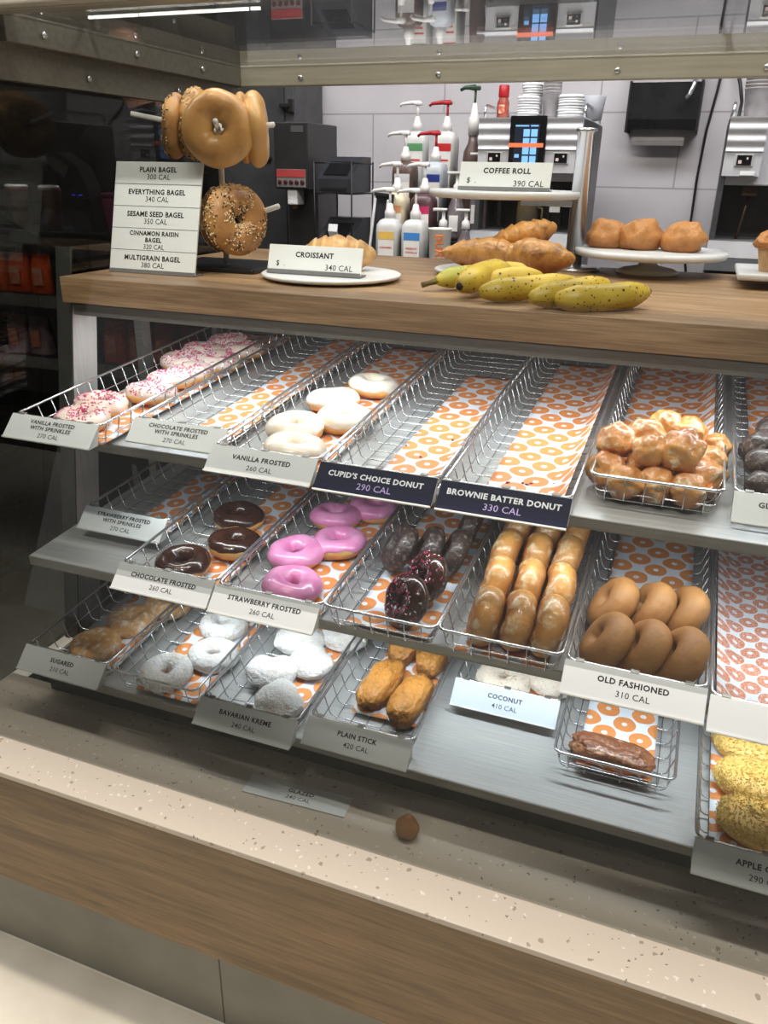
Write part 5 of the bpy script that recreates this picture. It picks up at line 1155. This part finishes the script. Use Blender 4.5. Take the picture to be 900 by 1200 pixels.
# ------------------------------------------------------------------ staff member seen over the left end of the case
def skin_mesh(name, vs, es, rs, mt, sub=2):
    me = bpy.data.meshes.new(name); me.from_pydata(vs, es, []); o = bpy.data.objects.new(name, me); COL.objects.link(o)
    s_ = o.modifiers.new('skin', 'SKIN'); sb = o.modifiers.new('sub', 'SUBSURF'); sb.levels = sub; sb.render_levels = sub
    for i, r in enumerate(rs): o.data.skin_vertices[0].data[i].radius = r if isinstance(r, tuple) else (r, r)
    o.data.skin_vertices[0].data[0].use_root = True
    dg = bpy.context.evaluated_depsgraph_get(); m2 = bpy.data.meshes.new_from_object(o.evaluated_get(dg)); bpy.data.objects.remove(o)
    m2.materials.clear(); m2.materials.append(mt)
    for p in m2.polygons: p.use_smooth = True
    return m2
SKIN = mat('skin', (196, 140, 116), 0.5, c2=(188, 130, 106), sss=0.1); CLOTH = mat('black_cloth', (24, 24, 27), 0.85, c2=(30, 30, 33)); HAIR = mat('dark_hair', (36, 28, 24), 0.7, c2=(28, 22, 18))
# joints: facing -x; y is across the shoulders
J = {'pel': (0, 0, 1.0), 'waist': (0, 0, 1.15), 'chest': (0.01, 0, 1.47), 'neck0': (0.01, 0, 1.66), 'neck1': (-0.01, 0, 1.70), 'head0': (-0.02, 0, 1.78), 'head1': (-0.01, 0, 1.87), 'head2': (0.0, 0, 1.935)}
names = list(J); vs = [J[k] for k in names]; rs = [(0.16, 0.13), (0.15, 0.12), (0.19, 0.13), (0.075, 0.07), (0.060, 0.058), (0.088, 0.095), (0.095, 0.115), (0.07, 0.085)]
es = [(i, i + 1) for i in range(7)]
Q = lambda p: (-p[1], p[0], p[2])   # the trunk faces the worktop, the head is turned aside
def chain(parent, pts, rr):
    a = parent
    for p, r in zip(pts, rr): vs.append(p); rs.append(r); es.append((a, len(vs) - 1)); a = len(vs) - 1
    return a
for sy in (-1, 1):
    chain(0, [Q(p) for p in ((0, sy * 0.095, 0.93), (-0.01, sy * 0.10, 0.52), (0.02, sy * 0.10, 0.10), (-0.10, sy * 0.11, 0.04), (-0.17, sy * 0.115, 0.03))], [0.085, 0.060, 0.042, 0.038, 0.030])
    w_ = chain(2, [Q(p) for p in ((0.01, sy * 0.19, 1.58), (0.02, sy * 0.25, 1.25), (-0.10, sy * 0.24, 1.02), (-0.15, sy * 0.235, 0.955))], [0.062, 0.046, 0.034, 0.034])
    for q, (dx, L_) in enumerate(((-0.022, 0.075), (-0.008, 0.088), (0.006, 0.082), (0.019, 0.065))):
        chain(w_, [Q(p) for p in ((-0.17 + dx * 0.6, sy * 0.235, 0.92), (-0.185 + dx, sy * 0.23, 0.92 - L_ * 0.5), (-0.18 + dx, sy * 0.225, 0.92 - L_))], [0.010, 0.009, 0.007])
    chain(w_, [Q(p) for p in ((-0.18, sy * 0.215, 0.94), (-0.205, sy * 0.205, 0.90))], [0.011, 0.008])
nb = len(vs)
pr = thing('person', 'person in black cap and black shirt glimpsed over the left end of the case', 'person', (-1.765, 2.44, 0.0), (0, 0, 0.25))
body = skin_mesh('body', vs, es, rs, SKIN)
# face: nose and ears drawn out of the head, eyes and mouth
b = bmesh.new(); b.from_mesh(body)
for v in b.verts:
    p = v.co
    if p.z > 1.74:
        dn = (p - Vector((-0.115, 0, 1.825))).length
        if dn < 0.04 and p.x < -0.05: v.co.x -= 0.022 * (1 - dn / 0.04)
        for sy in (-1, 1):
            d = (p - Vector((0.005, sy * 0.095, 1.845))).length
            if d < 0.045: v.co.y += sy * 0.022 * (1 - d / 0.045)
b.to_mesh(body); b.free()
bo = put(body, 'body', pr)
for sy in (-1, 1):
    put(lump_mesh('ear', 0.024, 0.010, 0.036, 3, SKIN, 0.1), 'ear', bo, (0.008, sy * 0.092, 1.84))
    put(lump_mesh('eye', 0.010, 0.012, 0.008, 2, mat('eye_white', (220, 216, 210), 0.3), 0.0), 'eye', bo, (-0.083, sy * 0.034, 1.855))
put(lump_mesh('mouth', 0.008, 0.026, 0.007, 2, mat('lip', (150, 84, 78), 0.5), 0.0), 'mouth', bo, (-0.088, 0, 1.775))
# shirt and trousers are shells lifted off the body itself, so they follow it everywhere
def garment(name, test, lift):
    b = bmesh.new(); b.from_mesh(body); b.normal_update()
    out = [f for f in b.faces if not test(f.calc_center_median())]
    bmesh.ops.delete(b, geom=out, context='FACES')
    for v in b.verts: v.co += v.normal * lift
    me = bpy.data.meshes.new(name); b.to_mesh(me); b.free(); me.materials.clear(); me.materials.append(CLOTH)
    for p in me.polygons: p.use_smooth = True
    o = put(me, name, pr); md = o.modifiers.new('thickness', 'SOLIDIFY'); md.thickness = 0.004
    return o
garment('shirt', lambda c: 1.0 < c.z < 1.675 and not (abs(c.x) > 0.17 and c.z < 1.06), 0.014)
garment('trousers', lambda c: 0.09 < c.z < 1.04 and not (abs(c.x) > 0.17 and c.z > 0.75), 0.010)
for sy in (-1, 1): put(lump_mesh('shoe', 0.14, 0.052, 0.05, 4, BLACK, 0.05, 1.2, 0.8, 3, 0, 0.8), 'shoe', pr, (-sy * 0.11, -0.06, 0.041), (0, 0, PI / 2))
put(lump_mesh('hair', 0.112, 0.100, 0.10, 5, HAIR, 0.04, 2, 1, 4, 0.03, None, lambda p, d: Vector((max(p.x, 0.012 if p.z > 0.0 else 0.03), p.y, p.z if p.z > -0.06 else -0.06))), 'hair', pr, (0.02, 0, 1.865))
m = MB(); m.lathe([(0.112, 0), (0.116, 0.02), (0.112, 0.07), (0.09, 0.105), (0.04, 0.120), (0.005, 0.122)], 40, sy=0.92); m.prism([(-0.09, -0.07), (-0.17, -0.045), (-0.185, 0.0), (-0.17, 0.045), (-0.09, 0.07)], 'z', 0.004, 0.012)
m.build('cap', CLOTH, pr, (0.005, 0, 1.892))
# ---------------------------------------------------------------- done
